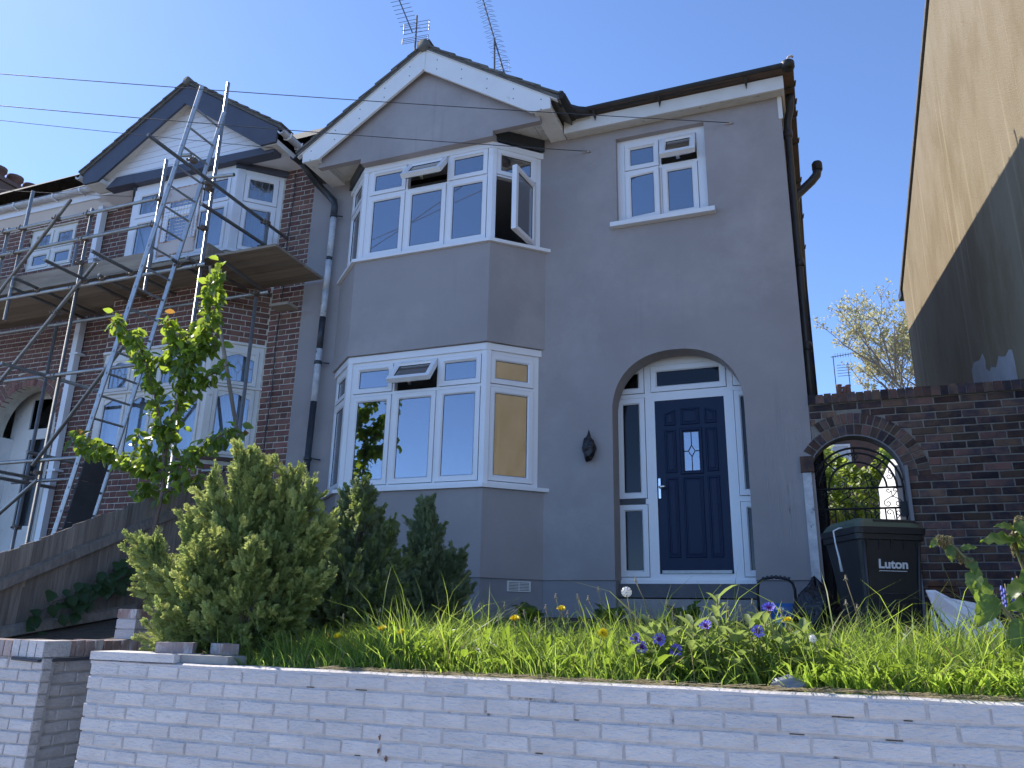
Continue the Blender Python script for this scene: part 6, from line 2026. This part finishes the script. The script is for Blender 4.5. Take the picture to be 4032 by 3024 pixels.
# spent stalks
sm_ = MB().lathe([(0.002, -0.012), (0.0065, -0.008), (0.005, 0.0), (0.0035, 0.006), (0.006, 0.010), (0.002, 0.013)], (0, 0, 0), 7)
for k in range(7):
    a = k * 0.9
    sm_.tube((0.004 * math.cos(a), 0.004 * math.sin(a), -0.004), (0.013 * math.cos(a), 0.013 * math.sin(a), -0.014), 0.0012, 3, caps=False)
sm_ = sm_.mesh('bare_head', 'deadhead')
spent = [(-1.43, 1.75), (-1.3, 1.75), (-1.24, 1.74), (-1.18, 1.79), (-0.97, 1.84), (-0.73, 1.66), (-0.36, 1.73), (-0.22, 1.69), (-1.49, 1.69), (-0.8, 1.72), (-0.48, 1.69), (-0.42, 1.7), (0.1, 1.85), (0.09, 1.73), (0.14, 1.71), (-0.22, 1.66),
         (0.57, 1.61), (0.35, 1.61), (-2.0, 1.67), (-1.9, 1.69), (-1.74, 1.70), (-2.32, 1.63), (-2.56, 1.66), (-2.82, 1.62), (-2.64, 1.62), (-1.78, 1.65), (-1.55, 1.62), (-1.36, 1.66), (-1.62, 1.66), (-0.62, 1.63), (-0.9, 1.64), (-1.08, 1.66)]
for i, (x, z) in enumerate(spent):
    y = 4.40 + fr_.uniform(-0.12, 0.15)
    x2, z2 = x * y / 4.4, 1.6 + (z - 1.6) * y / 4.4
    t = thing('spent_dandelion', 'bare spent dandelion stalk standing up out of the long grass', 'flower stalk', (x2, y, garden_z(x2, y)), 'spent dandelion stalks in the grass')
    lean = fr_.uniform(0.0, 0.16)
    stalk(t, (x2 + lean, y + 0.03, garden_z(x2, y)), (x2, y, z2), 0.0026)
    put('bare_head', sm_, t, Matrix.Translation((x2, y, z2 + 0.008)) @ Matrix.Rotation(fr_.uniform(-0.4, 0.4), 4, 'X'))


def cornflower_mesh(seed):
    r = random.Random(seed)
    mb = MB()
    for k in range(13):
        a = 6.283 * k / 13 + r.uniform(-0.1, 0.1)
        d = Vector((math.cos(a), math.sin(a), r.uniform(0.1, 0.5)))
        B = basis(d, (0, 0, 1))
        L = r.uniform(0.026, 0.034)
        for off in (-0.35, 0, 0.35):
            B2 = basis(Vector((math.cos(a + off * 0.7), math.sin(a + off * 0.7), r.uniform(0.1, 0.6))), (0, 0, 1))
            st_ = B @ Vector((L * 0.55, 0, 0))
            mb.add([st_ + B2 @ Vector(v) for v in ((0, -0.0015, 0), (0, 0.0015, 0), (L * 0.3, 0.003, 0), (L * 0.5, 0, 0.002), (L * 0.3, -0.003, 0))], [(0, 1, 2, 3, 4)])
        mb.add([B @ Vector(v) for v in ((0, -0.0012, 0), (0, 0.0012, 0), (L * 0.58, 0.002, 0), (L * 0.58, -0.002, 0))], [(0, 1, 2, 3)])
    core = MB()
    for k in range(40):
        d = rv(r)
        d.z = abs(d.z) + 0.3
        d.normalize()
        core.tube(d * 0.002, d * 0.013, 0.0011, 3, caps=False)
    return mb.mesh('petals', 'purpleflower'), core.mesh('flower_centre', 'purplecore')


pm = [cornflower_mesh(i) for i in range(3)]
cup = MB().lathe([(0.002, -0.024), (0.008, -0.020), (0.0095, -0.010), (0.006, -0.001)], (0, 0, 0), 8).mesh('calyx', 'stemgreen')
corn = [((-0.256, 4.030, 1.695), (40, 0), 'tallest blue cornflower, facing up in front of the blue crate'), ((-0.313, 4.030, 1.591), (75, 10), 'blue cornflower with open purple centre below the tallest one'), ((-0.550, 4.030, 1.609), (45, -10), 'small blue cornflower behind the grey green leaves'),
        ((-0.778, 4.030, 1.543), (80, 15), 'round blue cornflower in the middle of the left group'), ((-0.891, 4.030, 1.543), (70, -25), 'leftmost blue cornflower with a purple centre'), ((-0.863, 4.030, 1.505), (85, -10), 'blue cornflower just below the leftmost one'),
        ((-0.697, 4.030, 1.495), (80, 0), 'blue cornflower above the lowest bloom'), ((-0.691, 4.030, 1.456), (95, 5), 'lowest blue cornflower, close to the wall top')]
for i, ((x, y, z), (ax, ay), lb) in enumerate(corn):
    t = thing('cornflower', lb, 'flower', (x, y, garden_z(x, y)), 'blue cornflowers behind the wall')
    stalk(t, (x + fr_.uniform(-0.04, 0.06), y + 0.06, garden_z(x, y)), (x, y + 0.02, z - 0.02), 0.003)
    mw = Matrix.Translation((x, y, z)) @ Matrix.Rotation(math.radians(ax), 4, 'X') @ Matrix.Rotation(math.radians(ay), 4, 'Y') @ Matrix.Diagonal((1.1, 1.1, 1.1, 1))
    put('petals', pm[i % 3][0], t, mw)
    put('flower_centre', pm[i % 3][1], t, mw)
    put('calyx', cup, t, mw)
# leafy cornflower stems
cl = MB().add([(x, y * 0.30, z * 0.8) for x, y, z in LEAF_V], LEAF_F).mesh('leaf', 'cornleaf', True)
cs = [(-0.50, 1.75, 'tall grey green cornflower stem with pale pointed leaves and a bud'), (-0.29, 1.65, 'leafy cornflower stem under the tallest bloom'), (-0.62, 1.62, 'leafy cornflower stem left of the tall bud stem'), (-0.76, 1.58, 'leafy cornflower stem in the left group of blooms'),
      (-0.42, 1.56, 'low leafy cornflower stem in the middle of the patch'), (-0.20, 1.55, 'leafy cornflower stem at the right of the patch'), (-0.88, 1.52, 'low leafy cornflower stem at the left of the patch'), (-0.56, 1.52, 'low leafy cornflower stem by the wall edge'),
      (-0.36, 1.62, 'leafy cornflower stem between the two tallest stems'), (-0.68, 1.54, 'leafy cornflower stem behind the lowest blooms'), (-0.12, 1.60, 'rightmost leafy cornflower stem in front of the crate'), (-0.82, 1.60, 'tallest leafy cornflower stem of the left group')]
for i, (x, z, lb) in enumerate(cs):
    y = 4.1 + fr_.uniform(-0.06, 0.10)
    g_ = garden_z(x, y)
    t = thing('leafy_cornflower', lb, 'plant', (x, y, g_), 'leafy cornflower stems')
    stalk(t, (x, y, g_), (x, y, z - 0.01), 0.0045, 'stemgreen', 0.015)
    n_ = 22
    for k in range(n_):
        u = 0.08 + 0.92 * k / n_
        a = k * 2.4 + i
        d = Vector((math.cos(a), math.sin(a), 0.55 + 0.5 * u + fr_.uniform(-0.4, 0.3)))
        put('leaf', cl, t, leaf_matrix((x, y, g_ + (z - g_) * u), d, Vector((0, 0, 1)) + rv(fr_, 0.3), *([fr_.uniform(0.10, 0.19) * (1.15 - 0.45 * u)] * 2)))


# ---- dock plants at the right edge
def dockleaf_mesh(seed):
    r = random.Random(seed)
    vs, fs = [], []
    n = 9
    for i in range(n + 1):
        t = i / n
        w_ = 0.5 * math.sin(math.pi * min(1, t * 0.92 + 0.08)) ** 0.75 * (1 - 0.35 * t)
        z = 0.10 * math.sin(t * 2.5) - 0.35 * t * t
        e1, e2 = 0.09 * math.sin(i * 2.4 + seed), 0.09 * math.sin(i * 2.1 + 2 + seed)
        vs += [(t, w_, z + e1 + 0.06), (t, w_ * 0.5, z + 0.05), (t, 0, z), (t, -w_ * 0.5, z + 0.05), (t, -w_, z + e2 + 0.06)]
    fs = [(i * 5 + k, i * 5 + k + 1, i * 5 + 6 + k, i * 5 + 5 + k) for i in range(n) for k in range(4)]
    return MB().add(vs, fs).mesh('leaf', 'dockleaf', True)


dk = [dockleaf_mesh(i) for i in range(4)]
seedm = MB()
for k in range(60):
    seedm.tube(rv(fr_, 0.02), rv(fr_, 0.02) + Vector((0, 0, 0.004)), 0.0022, 4)
seedm = seedm.mesh('flower_cluster', 'stemgreen')
docks = [([(0.93, 4.2, 1.34), (0.80, 4.2, 1.60), (0.71, 4.2, 1.76), (0.64, 4.2, 1.90), (0.57, 4.2, 1.99), (0.51, 4.2, 2.02)], 'dock plant with crinkled backlit leaves arching left beside the white board',
          [((0.62, 4.18, 1.93), (0.3, -0.4, -0.9), 0.10), ((0.645, 4.17, 1.88), (-0.25, -0.3, -1), 0.15), ((0.66, 4.18, 1.84), (-0.1, -0.4, -1), 0.17), ((0.70, 4.17, 1.76), (-0.55, -0.3, -0.8), 0.18), ((0.56, 4.2, 1.99), (-0.1, -0.3, -1), 0.09), ((0.52, 4.2, 2.02), (-0.7, 0, -0.5), 0.07),
           ((0.80, 4.15, 1.66), (-0.5, -0.5, -0.75), 0.17), ((0.82, 4.2, 1.62), (-0.9, -0.2, -0.5), 0.16), ((0.84, 4.2, 1.55), (-0.6, -0.6, -0.3), 0.18), ((0.60, 4.2, 1.97), (0.7, -0.1, 0.2), 0.08)]),
         ([(1.02, 4.6, 1.40), (0.95, 4.6, 1.75), (0.91, 4.6, 1.94), (0.885, 4.6, 2.05), (0.92, 4.6, 2.16)], 'upright dock plant with large leaves at the right picture edge',
          [((0.89, 4.58, 2.04), (-1, -0.2, 0.15), 0.17), ((0.90, 4.58, 2.06), (0.5, -0.3, -0.8), 0.17), ((0.90, 4.58, 2.10), (-0.8, -0.2, 0.3), 0.10), ((0.92, 4.58, 2.14), (0.2, -0.4, -0.7), 0.12), ((0.93, 4.58, 1.90), (0.2, -0.5, -1), 0.26), ((0.93, 4.6, 1.85), (-0.6, -0.3, -0.4), 0.18), ((0.97, 4.55, 1.72), (-0.9, -0.4, 0.1), 0.22), ((0.90, 4.6, 2.09), (0.8, 0, 0.5), 0.10), ((0.99, 4.55, 1.60), (-0.9, -0.5, -0.1), 0.24)])]
for pts, lb, lvs in docks:
    t = thing('dock_plant', lb, 'plant', pts[0])
    MB().path(pts, [0.009, 0.008, 0.007, 0.006, 0.005, 0.003][:len(pts)], 6).build('stem', 'stemgreen', t, True)
    for i, (p, d, L) in enumerate(lvs):
        put('leaf', dk[i % 4], t, leaf_matrix(p, Vector(d), Vector((fr_.uniform(-0.5, 0.5), -0.8, 0.7)), L * 0.85, L * 0.62))
    for k in range(10):
        q = Vector(pts[-1]).lerp(Vector(pts[-3]), k / 10) + rv(fr_, 0.02)
        put('flower_cluster', seedm, t, Matrix.Translation(q))
# dock rosettes in the shade of the bay
for (x, y, lb) in ((-2.62, 7.3, 'shaded dock rosette growing against the bay wall by the air brick'), (-1.9, 7.4, 'shaded dock rosette at the foot of the wall left of the door step'), (-1.2, 7.5, 'shaded dock rosette in front of the concrete door step')):
    t = thing('dock_rosette', lb, 'plant', (x, y, garden_z(x, y)), 'dock rosettes by the house wall')
    for k in range(12):
        a = k * 2.4
        put('leaf', dk[k % 4], t, leaf_matrix((x, y, garden_z(x, y)), Vector((math.cos(a) * 0.7, math.sin(a) * 0.7, fr_.uniform(0.5, 1.8))), Vector((0, -0.3, 1)), *([fr_.uniform(0.14, 0.27)] * 2)))
# bluebells behind the dock
for i, (x, z, lb) in enumerate(((0.90, 1.81, 'blue bluebell spike behind the dock leaves, left one'), (0.96, 1.85, 'taller bluebell spike behind the dock leaves'), (1.0, 1.73, 'lowest bluebell spike behind the dock leaves'))):
    y = 5.0
    t = thing('bluebell', lb, 'flower', (x, y, garden_z(x, y)), 'bluebells at the right')
    stalk(t, (x, y, garden_z(x, y)), (x, y, z + 0.05), 0.004)
    for k in range(14):
        a, h = k * 2.1, z - 0.07 + 0.12 * k / 14
        c_ = Vector((x + 0.028 * math.cos(a), y + 0.028 * math.sin(a), h))
        MB().path([c_, c_ - Vector((0, 0, 0.018)), c_ - Vector((0, 0, 0.026))], [0.004, 0.008, 0.011], 6).build('bell', 'bluebell', t, True)

# ---- beyond the gate: sunlit creeper, and the spring tree above the wall
iv = thing('creeper_hedge', 'sunlit yellow green creeper mass seen through the iron gate', 'hedge', (0.6, 18.3, 1.67))
ir = random.Random(9)
im = MB()
for _ in range(5200):
    x, z = ir.uniform(-0.4, 2.0), 1.7 + 4.2 * ir.random()
    bul = 0.35 * math.sin(x * 3.1 + 1) + 0.3 * math.sin(z * 2.3) + 0.2 * math.sin(x * 7 + z * 5)
    if z > 5.35 + 0.35 * math.sin(x * 4.2 + 0.6): continue
    leaf_into(im, (x, 18.9 + bul + ir.uniform(0, 0.25), z), Vector((ir.uniform(-0.6, 0.6), -0.6, ir.uniform(-1, 0.3))), Vector((-0.5, -0.6, 0.7)) + rv(ir, 0.6), ir.uniform(0.10, 0.19), ir.uniform(0.08, 0.14))
o = im.build('foliage', 'ivyleaf', iv, True)
o['kind'] = 'stuff'
im2 = MB()
for k in range(14):
    x = -0.3 + k * 0.16
    im2.path([(x, 19.35, 1.67), (x + ir.uniform(-0.2, 0.2), 19.3, 3.0), (x + ir.uniform(-0.3, 0.3), 19.3, 4.6)], [0.03, 0.02, 0.006], 5)
im2.build('stems', 'bark', iv, True)
MB().box(-0.5, 2.0, 19.4, 19.52, 1.67, 4.4).build('backing_boards', 'fence', iv)

tt = thing('spring_tree', 'bare branched tree with sparse bronze spring leaves above the brick wall', 'tree', (3.6, 22.0, 1.6))
tr_ = random.Random(6)
tw, tf = MB(), MB()


def grow(p, d, L, r, lev):
    pts, rad = [p], [r]
    q = p.copy()
    dd = d.normalized()
    n = 4
    for i in range(n):
        dd = (dd + rv(tr_, 0.13) + Vector((0, 0, 0.04))).normalized()
        q = q + dd * (L / n)
        pts.append(q.copy())
        rad.append(r * (1 - 0.72 * (i + 1) / n))
    tw.path(pts, rad, 6 if lev < 2 else 4, caps=False)
    if lev >= 2:
        for k in range(3 if lev == 2 else 4):
            c_ = pts[0].lerp(pts[-1], tr_.uniform(0.2, 1.0)) + rv(tr_, 0.05)
            for _ in range(2):
                leaf_into(tf, c_ + rv(tr_, 0.05), rv(tr_) + Vector((0, 0, 0.2)), rv(tr_), tr_.uniform(0.05, 0.10), tr_.uniform(0.03, 0.06))
    if lev < 3:
        for k in range((9, 7, 5)[lev]):
            t = tr_.uniform(0.3, 0.98)
            i = min(n - 1, int(t * n))
            s = pts[i].lerp(pts[i + 1], t * n - i)
            a = tr_.uniform(0, 6.28)
            side = Vector((math.cos(a), math.sin(a), tr_.uniform(0.25, 0.9)))
            grow(s, dd * 0.55 + side * 0.75, L * tr_.uniform(0.36, 0.56), max(0.006, r * 0.42), lev + 1)


grow(Vector((3.6, 22.0, 1.6)), Vector((0.0, 0, 1)), 5.2, 0.13, 9)
for k in range(7):
    a = k * 0.9 + 0.3
    grow(Vector((3.55, 22.0, 4.7 + 0.24 * k)), Vector((math.cos(a) * 0.55, math.sin(a) * 0.4, 1.0)), tr_.uniform(2.6, 3.9), 0.06, 0 if k < 5 else 1)
tw.build('trunk_and_branches', 'barkpale', tt, True)
o = tf.build('crown', 'springleaf', tt, True)
o['kind'] = 'stuff'
for ob in bpy.data.objects:
    if '_base' in ob:
        del ob['_base']
